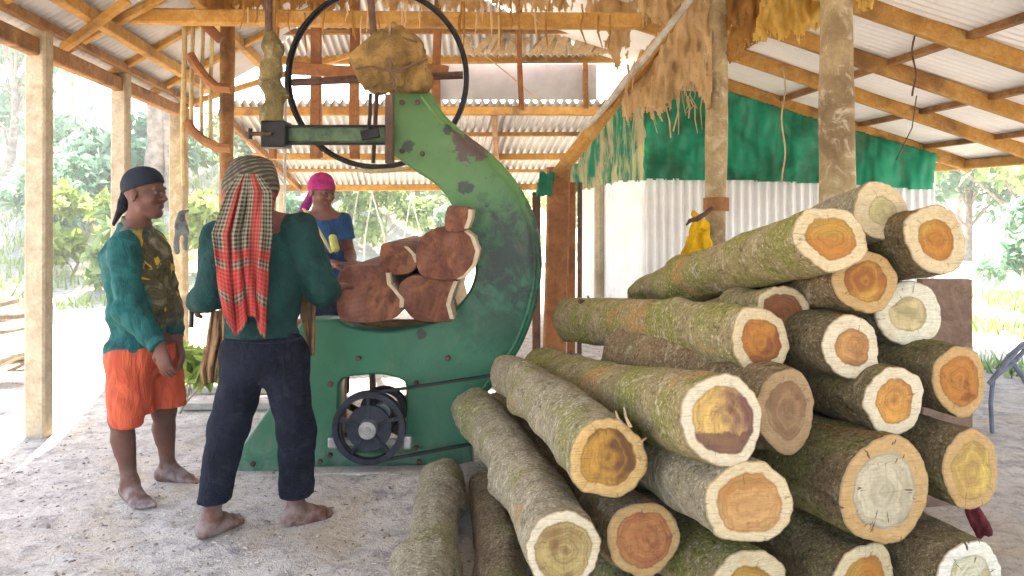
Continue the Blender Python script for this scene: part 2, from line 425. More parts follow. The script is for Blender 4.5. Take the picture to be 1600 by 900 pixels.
for px,wd in ((492,.075),(553,.07),(684,.06),(430,.05),(812,.04)):
    MB().beam(P(px+random.uniform(-3,3),248 if px<600 else 172,5.75),P(px,-25,5.75),wd,.05,up=(0,1,0),seg=6,wob=.008).build('stud',M['red_wood'],shed)
for a,b_,c_ in (((450,108),(560,112),.09),((665,105),(700,112),.07)):
    MB().beam(P(*a,5.7),P(*b_,5.7),.04,c_,seg=4,wob=.006).build('cross_rail',M['red_wood'],shed)
# rear shed : lower corrugated roof beyond, sloping away
rear=empty('rear_shed',(-1.0,10.0,0)); tag(rear,'low rear shed with stripy corrugated roof seen from below behind the saw','shed')
def zb(y): return .44+.235*(12-y)
L=[]; x=-3.75
while x<1.2: 
    L.append((V(x+.45,8.62,CH+zb(8.62)),V(x-.0,12.2,CH+zb(12.2)))); x+=.092/6
corr('roof_sheet',L,M['shade_striped'],rear,(0,.2,1),amp=.030)
for y,h_ in ((8.72,.10),(9.55,.05),(10.4,.09),(11.15,.05),(11.95,.10)):
    MB().beam(V(-3.7+.4*(12-y)/3.3,y,CH+zb(y)-.03-h_/2),V(1.2,y,CH+zb(y)-.03-h_/2),.08,h_,seg=8,wob=.008).build('purlin',M['beam'],rear)
for x in (-3.3,-.2,1.0):
    MB().beam(V(x,8.7,CH+zb(8.7)-.10),V(x,12,CH+zb(12)-.10),.06,.09,seg=6,wob=.006).build('rafter',M['beam2'],rear)
for x,y in ((-3.6,11.9),(1.15,11.9),(1.0,8.8)):
    MB().tube([V(x,y,-.1),V(x,y,CH+zb(y)-.05)],.055,8,jit=.05).build('post',M['postpale'],rear)
# pale flat sheet hung between the two roofs
b=MB().box(P(787,128,8.5),(2.06,.012,.40)); gp=b.build('hung_panel',M['zinc']); tag(gp,'flat grey metal panel hung in the gap between the two roofs','panel')

# storage shed of white corrugated sheet on the right
store=empty('storage_shed',(2.7,8.6,0)); tag(store,'storage shed walled in white corrugated metal behind the log pile','shed')
cx=G(1005,7.72).x; ex=G(1462,7.85).x
L=[]; n=int((ex-cx)/(.088/6))
for i in range(n): 
    x=cx+i*.088/6; yy=7.72+.13*(i/n); L.append((V(x,yy,0),V(x,yy,CH+zr(x,yy)-.02)))
corr('front_wall',L,M['wallsheet'],store,(0,-1,0),amp=.020)
q0=V(cx-.003,7.72,0); q1=V(P(903,0,9.7).x,9.7,0); L=[]; n=int((q1-q0).length/(.076/6))
for i in range(n):
    p_=q0.lerp(q1,i/n); L.append((p_,V(p_.x,p_.y,CH+1.45)))
corr('side_wall',L,M['wallsheet'],store,(-1,-.1,0),amp=.012)
L=[]; q0=V(ex,7.86,0); q1=V(ex+.1,9.7,0)
for i in range(140):
    p_=q0.lerp(q1,i/139); L.append((p_,V(p_.x,p_.y,CH+.75)))
corr('side_wall',L,M['wallsheet'],store,(1,0,0),amp=.008)
MB().beam(V(cx+.02,7.85,0),V(cx+.02,7.85,2.9),.07,.07).build('corner_post',M['postpale'],store)
# corner post cluster beside the saw (post, two studs) + raking brace
corner_set=empty('corner_timbers',G(868,6.4)); tag(corner_set,'reddish timber corner posts with a raking brace between the saw and the white shed','posts')
MB().beam(G(866,6.4),P(872,262,6.4),.19,.14,up=(0,1,0),seg=8,wob=.006).build('post',M['red_wood'],corner_set)
MB().beam(G(892,6.7),P(893,285,6.7),.07,.06,up=(0,1,0),seg=4).build('stud',M['red_wood'],corner_set)
MB().beam(G(905,6.9),P(906,285,6.9),.04,.05,up=(0,1,0),seg=4).build('stud',M['dark_wood'],corner_set)
MB().beam(G(838,6.6),P(838,300,6.6),.07,.06,up=(0,1,0),seg=4).build('stud',M['dark_wood'],corner_set)
MB().beam(P(872,270,6.35),P(1100,-20,5.5),.085,.095,seg=10,wob=.012).build('brace',M['beam'],corner_set)
MB().tube([P(905,215,6.2),P(960,150,5.9),P(1020,75,5.5),P(1090,-15,5.0)],[.022,.025,.025,.022],8,jit=.08).build('pole',M['greywood'],corner_set,True)

# ------------------------------------------------------------------ sheets cut from an outline (tarps, tatters)
def pip(x,y,poly):
    c=False; n=len(poly); j=n-1
    for i in range(n):
        xi,yi=poly[i]; xj,yj=poly[j]
        if (yi>y)!=(yj>y) and x<(xj-xi)*(y-yi)/(yj-yi)+xi: c=not c
        j=i
    return c
def rag(name, poly, depth, mat, step_=4, wave=.05, wl=30, edge=6, thick=.004, label=None, cat=None, group=None, holes=0, parent=None,seed=0,clean=()):
    step=1.7 if step_<3.9 else 2.4
    xs=[p[0] for p in poly]; ys=[p[1] for p in poly]
    x0,x1,y0,y1=min(xs)-edge,max(xs)+edge,min(ys)-edge,max(ys)+edge
    nx=int((x1-x0)/step)+2; ny=int((y1-y0)/step)+2; vs=[];idx={};fs=[]
    def pt(i,j):
        if (i,j) in idx: return idx[(i,j)]
        px=x0+i*step; py=y0+j*step; Y=depth(px,py) if callable(depth) else depth
        nn=noise.noise(V(px/wl,py/(wl*2.6),seed)); n2=noise.noise(V(px/(wl*.35),py/(wl*.9),seed+5))
        Y+=wave*(nn+.4*n2)
        idx[(i,j)]=len(vs); vs.append(P(px,py,Y)); return idx[(i,j)]
    for j in range(ny):
        for i in range(nx):
            px=x0+(i+.5)*step; py=y0+(j+.5)*step
            e=edge*1.3*noise.noise(V(px/7,py/60,seed+9))+edge*.9*noise.noise(V(px/3.2,py/24,seed+2))+edge*.4*noise.noise(V(px/2,py/4,seed+4))
            if not pip(px+e,py+e*1.4,poly): continue
            if holes and noise.noise(V(px/14,py/22,seed+20))>holes: continue
            fs.append((pt(i,j),pt(i+1,j),pt(i+1,j+1),pt(i,j+1)))
    o=mesh_from(name,vs,fs,mat,parent,True)
    m=o.modifiers.new('solid','SOLIDIFY'); m.thickness=thick
    if label: tag(o,label,cat,group)
    return o
def tarp_mat():
    n=NT('green_tarp'); co=n.coord(); a=n.noise(co,1.6,5,.65,.6); b=n.noise(n.mapping(co,(7,7,1.2)),1,5,.7)
    col=n.mix(n.step(a,.35,.65),(.008,.16,.07),(.016,.42,.24)); col=n.mix(n.math('MULTIPLY',n.step(b,.5,.7),.6),col,(.07,.10,.03))
    return n.finish(col,.45,n.bump(a,.3,.02),0,.4,.45)
def streak_mat():
    n=NT('dusty_tarp'); co=n.coord(); b=n.noise(n.mapping(co,(9,9,.9)),1.2,5,.7,.3)
    col=n.mix(n.step(b,.42,.58),(.015,.27,.16),(.56,.50,.30))
    return n.finish(col,.7,n.bump(b,.3,.02),0,.3,.25)
def web_mat(name,c1,c2,c3,tr=.3):
    n=NT(name); co=n.coord(); a=n.noise(co,4,6,.75,.8); b=n.noise(n.mapping(co,(20,20,7)),1.5,5,.8)
    col=n.mix(n.step(a,.3,.65),c1,c2); col=n.mix(n.step(b,.56,.72),col,c3)
    return n.finish(col,.9,n.bump(n.math('ADD',a,b),.8,.03),0,.2,tr)
M['tarp']=tarp_mat(); M['streak']=streak_mat()
M['web']=web_mat('dusty_netting',(.60,.39,.17),(.78,.58,.32),(.34,.15,.04),.4)
M['husk']=web_mat('yellow_husk',(.75,.50,.10),(.85,.66,.22),(.48,.22,.04),.5)
M['husk2']=web_mat('brown_husk',(.34,.16,.04),(.52,.27,.07),(.13,.05,.02),.3)
rag('tarp',[(1006,140),(1138,143),(1300,194),(1464,240),(1457,297),(1300,287),(1140,281),(1006,280)],lambda x,y:7.60+.12*(x-1005)/457-.0006*(280-y),M['tarp'],4,.07,34,.25,.003,'dark green tarpaulin hung across the gable over the white corrugated wall','tarpaulin')
rag('tarp',[(1008,140),(1008,281),(960,284),(888,304),(884,276),(940,200),(985,140)],lambda x,y:7.56-.004*(1008-x),M['streak'],4,.05,22,2,.003,'streaked dusty green tarpaulin piece hanging below the raking brace','tarpaulin')
rag('tarp',[(846,268),(868,272),(862,306),(836,306)],6.25,M['tarp'],3,.04,14,2,.003,'small loose corner of green tarpaulin left of the reddish corner post','tarpaulin')
rag('netting',[(985,-10),(1112,-10),(1110,190),(1085,130),(1060,150),(1040,175),(1000,175),(975,190),(965,150),(1000,95),(1040,40),(1000,20)],lambda x,y:5.9-.004*(x-985),M['web'],3.5,.14,26,9,.004,'dusty beige netting hanging in tatters right of the raking brace','netting',seed=3)
rag('netting',[(1136,-10),(1192,-10),(1196,40),(1180,60),(1165,80),(1150,100),(1137,95)],5.3,M['husk2'],3.5,.10,22,6,.004,'dark brown dusty sheet scrap beside the thinner log shelter post','netting',seed=8)
rag('netting',[(1190,-10),(1285,-10),(1288,20),(1270,45),(1262,38),(1248,70),(1240,48),(1215,62),(1205,50),(1190,62),(1172,72),(1188,30)],5.0,M['husk'],3.5,.12,22,6,.004,'torn yellow plastic sheet hanging from the rafters left of the thick post','netting',seed=5)
rag('netting',[(1338,-10),(1372,-10),(1360,10),(1350,20),(1338,8)],4.3,M['husk'],3,.05,12,4,.004,'small yellow scrap caught right of the thick round post','netting',seed=6)
rag('netting',[(930,-10),(1020,-10),(1005,20),(985,60),(962,110),(945,70),(930,30),(905,15)],6.3,M['web'],3.5,.10,24,8,.004,'dusty beige netting scrap left of the raking brace under the roof','netting',seed=12,holes=.5)
rag('netting',[(290,-10),(560,-10),(550,6),(520,14),(470,8),(440,20),(400,12),(330,18)],5.6,M['husk2'],3.5,.12,26,8,.004,'dusty brown matting sagging on top of the tie beam at left','netting',seed=14,holes=.35)
rag('netting',[(560,-12),(905,-12),(900,8),(850,18),(800,10),(730,16),(640,10),(590,14)],5.7,M['web'],3.5,.14,22,8,.004,'dusty tan matting sagging on top of the tie beam above the saw','netting',seed=18,holes=.3)
# thin hanging strings
for (px,y0_,y1_,Y,lab) in ((1224,110,285,5.8,'thin pale string hanging in front of the green tarpaulin'),(1428,25,150,5.0,'thin knotted dark wire hanging from the right rafters')):
    pts=[P(px+3*math.sin(i*.9),y0_+(y1_-y0_)*i/12,Y) for i in range(13)]
    o=MB().tube(pts,.006,6).build('string',M['bamboo'] if Y>5.5 else M['rustiron'],None,True); tag(o,lab,'string')
o=MB().tube([P(1432,150,5.0),P(1425,200,5.3),P(1400,250,5.6)],.004,5).build('string',M['rustiron'],None,True); tag(o,'thin slack wire trailing down toward the right end of the tarpaulin','string')
pts=[P(735+i*8,70+i*6.6-3*math.sin(i/14*3.14),6.0) for i in range(15)]
o=MB().tube(pts,.006,6).build('rope',M['slat'],None,True); tag(o,'pale rope running down from the roof slats to the rear roof beam','rope')
for i,(x0_,y0_,x1_,y1_) in enumerate(((1040,165,1048,215),(1062,150,1052,205),(1020,165,1035,190),(1075,150,1076,185))):
    o=MB().tube([P(x0_,y0_,5.6),P((x0_+x1_)/2+2,(y0_+y1_)/2,5.6),P(x1_,y1_,5.6)],.006,5).build('fibre_strand',M['web'],None,True)
    tag(o,'loose fibre strand dangling below the torn beige netting','strand','strands below the netting')

rs=random.Random(5)
for i in range(26):
    x0_=rs.uniform(975,1105); y0_=rs.uniform(95,165); L_=rs.uniform(20,75)
    o=MB().tube([P(x0_,y0_,5.65),P(x0_+rs.uniform(-5,5),y0_+L_*.5,5.65),P(x0_+rs.uniform(-9,9),y0_+L_,5.66)],[.006,.005,.002],5).build('fibre_strand',M['web'],None,True)
    tag(o,'loose fibre strand dangling below the torn beige netting','strand','strands below the netting')
for i in range(40):
    x0_=rs.uniform(380,960); y0_=rs.uniform(-5,25); L_=rs.uniform(20,70)
    o=MB().tube([P(x0_,y0_,5.35),P(x0_+rs.uniform(-4,4),y0_+L_*.5,5.35),P(x0_+rs.uniform(-8,8),y0_+L_,5.36)],[.007,.008,.003],5,jit=.3).build('dusty_cobweb',M['husk2'] if i%3 else M['web'],None,True)
    tag(o,'dust-laden cobweb strand hanging over the front tie beam','cobweb','cobweb strands on the front tie beam')
# ------------------------------------------------------------------ slats stored under the rear roof
sl0=None
for i in range(30):
    px=722+i*8.0+random.uniform(-3,3)
    if sl0 is None:
        m=MB().beam(V(0,0,0),V(0,0,1),.055,.018,up=(0,1,0),seg=2); sl0=m.build('wood_slat',M['slat']); o=sl0
    else: o=sl0.copy(); C.objects.link(o)
    a=P(px,84,7.9); tilt=random.uniform(.25,.75)*(1 if random.random()<.75 else -.5); l=random.uniform(.25,.36)
    o.location=a; o.rotation_euler=(random.uniform(-.15,.15),tilt,random.uniform(-.6,.6)); o.scale=(random.uniform(.8,1.4),1,l)
    tag(o,'short pale offcut slat leaning in the row on the rear roof beam','slat','slats leaning on the rear roof beam')

# ------------------------------------------------------------------ bamboo ladder-like hanging frame at left
hf=empty('branch_rack',P(320,200,6.0)); tag(hf,'rack of thin upright poles tied to two bowed branches beside the knobbly post','rack')
for px,y0_,y1_,r in ((287,-30,290,.020),(300,-30,205,.016),(316,-30,215,.014),(330,-30,222,.016)):
    MB().tube([P(px+1.5*math.sin(k),y0_+(y1_-y0_)*k/6,5.95) for k in range(7)],r,7,jit=.1).build('pole',M['bamboo'],hf,True)
for pts in ([(292,190),(300,205),(318,220),(340,230),(362,232)],[(296,85),(305,100),(322,122),(338,136),(362,138)],[(292,-5),(305,20),(322,40),(345,62)]):
    MB().tube([P(x,y,5.9) for x,y in pts],.038,8,jit=.12).build('bowed_branch',M['red_wood'],hf,True)

# ------------------------------------------------------------------ SAW
def catmull(pts,closed=True,k=6):
    out=[]; n=len(pts)
    for i in range(n if closed else n-1):
        p=[pts[(i+j-1)%n] if closed else pts[min(max(i+j-1,0),n-1)] for j in range(4)]
        for s in range(k):
            t=s/k
            out.append(tuple(.5*((2*p[1][d])+(-p[0][d]+p[2][d])*t+(2*p[0][d]-5*p[1][d]+4*p[2][d]-p[3][d])*t*t+(-p[0][d]+3*p[1][d]-3*p[2][d]+p[3][d])*t**3) for d in (0,1)))
    if not closed: out.append(pts[-1])
    return out
def plate(name, loops, Y, thick, mat, parent, bev=.010):
    cu=bpy.data.curves.new(name,'CURVE'); cu.dimensions='2D'; cu.fill_mode='BOTH'; cu.extrude=thick/2-bev; cu.bevel_depth=bev; cu.bevel_resolution=2
    for lp in loops:
        s=cu.splines.new('POLY'); s.points.add(len(lp)-1)
        for i,(px,py) in enumerate(lp):
            q=P(px,py,Y); s.points[i].co=(q.x,q.z,0,1)
        s.use_cyclic_u=True
    o=bpy.data.objects.new('tmp',cu); C.objects.link(o); dg=bpy.context.evaluated_depsgraph_get()
    me=bpy.data.meshes.new_from_object(o.evaluated_get(dg)); bpy.data.objects.remove(o); 
    me.transform(Matrix.Rotation(math.radians(90),4,'X')); me.transform(Matrix.Translation((0,Y+thick/2,0)))
    me.name=name; me.materials.clear()
    return link(name,me,mat,parent)
saw=empty('bandsaw',G(590,4.25)); tag(saw,'large green C-framed bandsaw mill with a thin black upper wheel','bandsaw')
SY=4.15
outer=catmull([(612,143),(664,143),(690,180),(725,212),(765,243),(803,285),(830,335),(842,390),(841,440),(830,492),(808,545),(775,592),(748,625),(735,660),(733,700)],False)+[(735,739),(700,740)]
outer+= [(372,740)]+catmull([(372,712),(398,676),(428,632),(452,590),(462,545),(470,510),(490,503)],False)
outer+= catmull([(525,503),(545,514),(590,522),(640,517),(690,503),(722,478),(742,445),(747,410),(738,375),(718,335),(700,304),(680,283),(648,262),(618,240)],False)
hole=[(525,705),(525,600),(532,590)]+catmull([(545,585),(575,582),(605,583),(632,592),(638,605)],False)+[(638,705),(632,712),(532,712)]
plate('frame',[outer,hole],SY,.16,M['green'],saw,.014)
def rib(name,poly,inset,mat,r=.010):
    pts=[]; n=len(poly)
    for i in range(n):
        a=poly[max(i-1,0)]; b=poly[min(i+1,n-1)]; dx,dy=b[0]-a[0],b[1]-a[1]; l=math.hypot(dx,dy)+1e-6
        pts.append(P(poly[i][0]-dy/l*inset,poly[i][1]+dx/l*inset,SY-.083))
    return MB().tube(pts,r,6).build(name,mat,saw,True)
rib('edge_rib',catmull([(664,146),(690,180),(725,212),(765,243),(803,285),(830,335),(842,390),(841,440),(830,492),(808,545),(775,592),(748,625)],False),6,M['green'],.012)
for px,py in ((628,160),(652,160),(628,236),(660,240),(395,725),(450,725),(500,722),(655,722),(690,722),(516,600),(650,598),(650,700),(516,712),(560,560),(700,560)):
    MB().lathe(P(px,py,SY-.08),(0,-1,0),[(-.01,.001),(-.01,.015),(.006,.015),(.010,.011),(.010,.001)],6).build('bolt',M['rustiron'],saw)

def wheel(c,R,name,spk,parent):
    rim=MB().lathe(c,(0,1,0),[(-.022,R-.018),(-.022,R),(.022,R),(.022,R-.018),(.005,R-.020),(.005,R-.030),(-.005,R-.030),(-.005,R-.020)],72).build(name,M['iron'],parent,True)
    h=MB().lathe(c,(0,1,0),[(-.07,.03),(-.07,.07),(.06,.09),(.06,.03)],28).build('hub',M['rustiron'],rim,True)
    for a,wd in spk:
        a=math.radians(a); e=V(math.cos(a),0,math.sin(a))
        MB().tube([c+e*.06,c+e*(R*.5),c+e*(R-.035)],[wd*1.2,wd,wd],8).build('spoke',M['rustiron'],rim,True)
    return rim
cW=P(590,122,4.36); R=143*4.36/F
wheel(cW,R,'upper_wheel',[(2,.022),(183,.022),(95,.02),(-93,.012)],saw)
cL=P(584,655,4.42); RL=141*4.42/F
wheel(cL,RL,'lower_wheel',[(92+60*k,.018) for k in range(6)],saw)
MB().lathe(V(cW.x,4.2,cW.z),(0,1,0),[(-.12,.001),(-.12,.035),(.22,.035),(.22,.001)],20).build('axle',M['steel'],saw,True)
# blade
bl=MB().beam(V(cW.x-R-.002,4.36,cW.z),V(cL.x-RL-.002,4.42,cL.z),.0015,.05,up=(0,1,0)); bl.build('blade',M['steel'],saw)
# guide arm + slide
MB().beam(P(448,211,4.12),P(612,211,4.12),.09,.092,seg=3,chamfer=.1).build('guide_arm',plain('oily_green',(.05,.085,.035),.5,0,.75,9,.4),saw)
MB().beam(P(448,197,4.06),P(612,197,4.06),.018,.012).build('arm_edge',M['iron'],saw)
MB().beam(P(448,225,4.06),P(612,225,4.06),.018,.012).build('arm_edge',M['iron'],saw)
MB().beam(P(609,148,4.05),P(609,255,4.05),.045,.05,up=(0,1,0)).build('slide_rail',M['dark_wood'],saw)
MB().tube([P(579,146,4.05),P(578,180,4.05),P(576,208,4.05)],.010,8).build('guide_rod',M['iron'],saw,True)
MB().beam(P(565,213,4.02),P(592,207,4.02),.03,.05).build('clamp',M['iron'],saw)
MB().box(P(432,211,4.08),(.13,.13,.14)).build('guide_box',M['iron'],saw,bevel=.008)
hd=MB().tube([P(424,209,4.0),P(390,209,4.0)],.011,8).build('guide_handle',M['rustiron'],saw,True)
MB().tube([P(391,201,4.0),P(391,218,4.0)],.012,8).build('cross_bar',M['iron'],hd,True)
MB().tube([P(548,265,4.25),P(580,268,4.2),P(615,266,4.2),P(645,262,4.2)],[.012,.02,.02,.012],8,flat=.6).build('wheel_guard',M['bamboo'],saw,True)
# drive pulley in the window
pc=P(577,668,4.00)
def pulley(c,r,name,parent,mat,th=.05):
    o=MB().lathe(c,(0,1,0),[(-th/2,r-.03),(-th/2,r),(-.005,r-.012),(.005,r-.012),(th/2,r),(th/2,r-.03),(.006,r-.035),(-.006,r-.035)],56).build(name,mat,parent,True)
    MB().lathe(c,(0,1,0),[(-.06,.012),(-.06,.045),(.04,.055),(.04,.012)],24).build('hub',M['steel'],o,True)
    MB().lathe(c,(0,1,0),[(-.012,.03),(-.014,r*.62),(.008,r*.62),(.008,.03)],40).build('web',mat,o,True)
    for k in range(5):
        a=math.radians(20+72*k); e=V(math.cos(a),0,math.sin(a)); MB().beam(c+e*.04,c+e*(r-.02),.02,.035,up=(0,1,0)).build('spoke',mat,o)
    return o
M['gunmetal']=plain('gunmetal',(.035,.038,.05),.4,.5,.4,16,.2)
pulley(pc,.190,'drive_pulley',saw,M['gunmetal'])
pulley(P(600,640,4.13),.125,'idler_pulley',saw,M['iron'])
MB().tube([V(pc.x,3.93,pc.z),V(pc.x,4.45,pc.z)],.020,12).build('drive_shaft',M['steel'],saw,True)
MB().beam(P(528,690,4.06),P(640,690,4.06),.04,.03).build('bearing_bar',M['greywood'],saw)
MB().box(P(521,690,4.03),(.05,.06,.06)).build('bearing_block',M['steel'],saw,bevel=.01)
MB().box(P(637,690,4.03),(.05,.06,.07)).build('bearing_block',M['steel'],saw,bevel=.01)
MB().beam(P(534,588,4.42),P(533,720,4.42),.05,.06,up=(0,1,0)).build('rear_strut',M['red_wood'],saw)
# belt loop to the motor
mc=P(905,628,4.02); r1=.128; r2=.075; c1=P(600,640,4.05); 
def belt(c1,r1,c2,r2,Y,wd,th):
    pts=[]; a0=math.pi/2
    for k in range(13): a=math.pi/2+math.pi*k/12; pts.append(V(c1.x+r1*math.cos(a),Y,c1.z+r1*math.sin(a)))
    for k in range(13): a=-math.pi/2+math.pi*k/12; pts.append(V(c2.x+r2*math.cos(a),Y,c2.z+r2*math.sin(a)))
    m=MB(); vs=[];fs=[];n=len(pts)
    ctr=(c1+c2)/2
    for i,p in enumerate(pts):
        t=(pts[(i+1)%n]-pts[i-1]).normalized(); nn=V(t.z,0,-t.x)*th/2
        for s,yy in ((1,-wd/2),(1,wd/2),(-1,wd/2),(-1,-wd/2)): vs.append(p+nn*s+V(0,yy,0))
    for i in range(n):
        k=(i+1)%n
        for j in range(4): l=(j+1)%4; fs.append((i*4+j,i*4+l,k*4+l,k*4+j))
    return m.add(vs,fs)
belt(P(585,668,4.0),.180,P(905,615,4.0),.16,4.005,.03,.012).build('drive_belt',M['rubber'],saw)
mot=empty('electric_motor',(mc.x,mc.y+.3,0)); tag(mot,'electric motor with belt pulley hidden behind the log ends','motor')
MB().lathe(V(P(905,615,4.0).x,4.3,P(905,615,4.0).z),(0,1,0),[(-.22,.02),(-.2,.12),(.15,.13),(.2,.08),(.2,.02)],28).build('motor_body',M['gunmetal'],mot,True)
MB().lathe(P(905,615,4.0),(0,1,0),[(-.03,.02),(-.03,.155),(.03,.155),(.03,.02)],36).build('motor_pulley',M['iron'],mot,True)
MB().box(V(P(905,0,4).x,4.3,.15),(.3,.3,.3)).build('motor_stand',M['greywood'],mot,bevel=.01)
# concrete sill in front of the base
o=MB().beam(V(P(480,0,4.0).x,4.03,.03),V(P(735,0,4.0).x,4.03,.03),.12,.075,seg=8,wob=.004).build('timber_skid',M['greywood']); tag(o,'weathered flat timber skid lying on the ground under the saw base','timber')
o=MB().beam(V(P(372,0,4.2).x,4.24,-.015),V(P(745,0,4.2).x,4.24,-.015),.30,.045,seg=4).build('footing',M['greywood'],saw)

# brown cloth over the top bearing -- built from fields below
# ------------------------------------------------------------------ implicit surface modelling
class SDF:
    def __init__(s): s.p=[]; s.cuts=[]; s.noise=None
    def cap(s,a,b,ra,rb,k=.02,flat=None,fn=None):
        s.p.append(('c',np.array(a,float),np.array(b,float),ra,rb,k,flat,None if fn is None else np.array(Vector(fn).normalized()))); return s
    def ell(s,c,r,ax,k=.02): s.p.append(('e',np.array(c,float),np.array(r,float),np.array([list(v) for v in ax],float),k)); return s
    def cut(s,pt,n,R=9): s.cuts.append((np.array(pt,float),np.array(Vector(n).normalized()),R)); return s
    def grow(s,d):
        o=SDF(); 
        for p in s.p:
            if p[0]=='c': o.p.append(('c',p[1],p[2],p[3]+d,p[4]+d)+p[5:])
            else: o.p.append(('e',p[1],p[2]+d)+p[3:])
        return o
    def mesh(s,h,nz=0,nf=(9,9,5),seed=1):
        lo=np.array([1e9]*3); hi=-lo
        for p in s.p:
            if p[0]=='c': m=max(p[3],p[4]); l=np.minimum(p[1],p[2])-m; u=np.maximum(p[1],p[2])+m
            else: m=p[2].max(); l=p[1]-m; u=p[1]+m
            lo=np.minimum(lo,l); hi=np.maximum(hi,u)
        lo-=.03+3*h; hi+=.03+3*h
        n=((hi-lo)/h).astype(int)+2; D=np.full(n,10.,np.float32)
        ax=[lo[i]+h*np.arange(n[i]) for i in range(3)]
        for p in s.p:
            k=p[5] if p[0]=='c' else p[4]
            if p[0]=='c': m=max(p[3],p[4])+k+3*h; l=np.minimum(p[1],p[2])-m; u=np.maximum(p[1],p[2])+m
            else: m=p[2].max()+k+3*h; l=p[1]-m; u=p[1]+m
            i0=np.maximum(((l-lo)/h).astype(int),0); i1=np.minimum(((u-lo)/h).astype(int)+1,n)
            X,Y,Z=np.meshgrid(ax[0][i0[0]:i1[0]],ax[1][i0[1]:i1[1]],ax[2][i0[2]:i1[2]],indexing='ij')
            if p[0]=='c':
                a,b,ra,rb=p[1:5]; ba=b-a; L=(ba@ba)+1e-9
                t=np.clip(((X-a[0])*ba[0]+(Y-a[1])*ba[1]+(Z-a[2])*ba[2])/L,0,1)
                dx=X-a[0]-t*ba[0]; dy=Y-a[1]-t*ba[1]; dz=Z-a[2]-t*ba[2]
                if p[6]:
                    q=(dx*p[7][0]+dy*p[7][1]+dz*p[7][2])*(p[6]-1); dx=dx+q*p[7][0]; dy=dy+q*p[7][1]; dz=dz+q*p[7][2]
                d=np.sqrt(dx*dx+dy*dy+dz*dz)-(ra+(rb-ra)*t)
            else:
                A=p[3]; dx=X-p[1][0];dy=Y-p[1][1];dz=Z-p[1][2]
                q=[(dx*A[i][0]+dy*A[i][1]+dz*A[i][2]) for i in range(3)]
                k0=np.sqrt(sum((q[i]/p[2][i])**2 for i in range(3))); k1=np.sqrt(sum((q[i]/p[2][i]**2)**2 for i in range(3)))+1e-6
                d=k0*(k0-1)/k1
            sl=D[i0[0]:i1[0],i0[1]:i1[1],i0[2]:i1[2]]
            hh=np.clip(.5+.5*(sl-d)/k,0,1); D[i0[0]:i1[0],i0[1]:i1[1],i0[2]:i1[2]]=sl*(1-hh)+d*hh-k*hh*(1-hh)
        X,Y,Z=np.meshgrid(*ax,indexing='ij',sparse=True)
        if nz:
            r=np.random.default_rng(seed); N=0
            for q in range(7):
                v=r.normal(size=3)*np.array(nf)*(1+.5*q); ph=r.uniform(0,6.28)
                N=N+np.sin(v[0]*X+v[1]*Y+v[2]*Z+ph+1.3*np.sin(v[1]*X*.6+v[2]*Y*.5+v[0]*Z*.7+ph*2))/(1+.45*q)
            D=D+(nz*N).astype(np.float32)*(D<5)
        for pt,nn,R in s.cuts:
            pl=(X-pt[0])*nn[0]+(Y-pt[1])*nn[1]+(Z-pt[2])*nn[2]
            if R<5: msk=((X-pt[0])**2+(Y-pt[1])**2+(Z-pt[2])**2)<R*R; D=np.where(msk,np.maximum(D,pl),D)
            else: D=np.maximum(D,pl)
        return nets(D,lo,h)
def nets(D,lo,h):
    S=D<0; n=np.array(D.shape)
    c=np.zeros(n-1,np.int8)
    for i in(0,1):
        for j in(0,1):
            for k in(0,1): c+=S[i:n[0]-1+i,j:n[1]-1+j,k:n[2]-1+k]
    act=(c>0)&(c<8); I=np.argwhere(act); idx=np.full(n-1,-1,np.int64); idx[act]=np.arange(len(I))
    acc=np.zeros((len(I),3)); cnt=np.zeros(len(I))
    E=[]
    for axis in range(3):
        o=[a for a in range(3) if a!=axis]
        for a in(0,1):
            for b in(0,1):
                p=[0,0,0]; p[o[0]]=a; p[o[1]]=b; q=list(p); q[axis]=1; E.append((p,q))
    for p,q in E:
        p=np.array(p); q=np.array(q); A=D[tuple((I+p).T)]; B=D[tuple((I+q).T)]
        m=(A<0)!=(B<0); t=np.where(m,A/(A-B+1e-12*(A==B)),0)
        pos=p+(q-p)*t[:,None]; acc+=pos*m[:,None]; cnt+=m
    Vt=lo+h*(I+acc/cnt[:,None]); faces=[]
    for axis in range(3):
        o=[a for a in range(3) if a!=axis]
        s0=[slice(None)]*3; s1=[slice(None)]*3; s0[axis]=slice(0,-1); s1[axis]=slice(1,None)
        A=S[tuple(s0)]; B=S[tuple(s1)]; ch=np.argwhere(A!=B)
        ok=(ch[:,o[0]]>0)&(ch[:,o[1]]>0)&(ch[:,o[0]]<n[o[0]]-1)&(ch[:,o[1]]<n[o[1]]-1); ch=ch[ok]
        flip=A[tuple(ch.T)]
        def g(a,b):
            q=ch.copy(); q[:,o[0]]-=a; q[:,o[1]]-=b; return idx[tuple(q.T)]
        quad=np.stack([g(0,0),g(1,0),g(1,1),g(0,1)],1)
        if axis==1: flip=~flip
        quad[~flip]=quad[~flip][:,::-1]
        faces.append(quad)
    return Vt,np.concatenate(faces)
def sdf_obj(name,sd,h,mat,parent=None,**kw):
    v,f=sd.mesh(h,**kw)
    me=bpy.data.meshes.new(name); me.vertices.add(len(v)); me.vertices.foreach_set('co',v.astype(np.float32).ravel())
    me.loops.add(len(f)*4); me.loops.foreach_set('vertex_index',f.astype(np.int32).ravel())
    me.polygons.add(len(f)); me.polygons.foreach_set('loop_start',np.arange(0,len(f)*4,4,dtype=np.int32)); 
    try: me.polygons.foreach_set('loop_total',np.full(len(f),4,np.int32))
    except Exception: pass
    me.update(calc_edges=True); me.validate()
    return link(name,me,mat,parent,True)

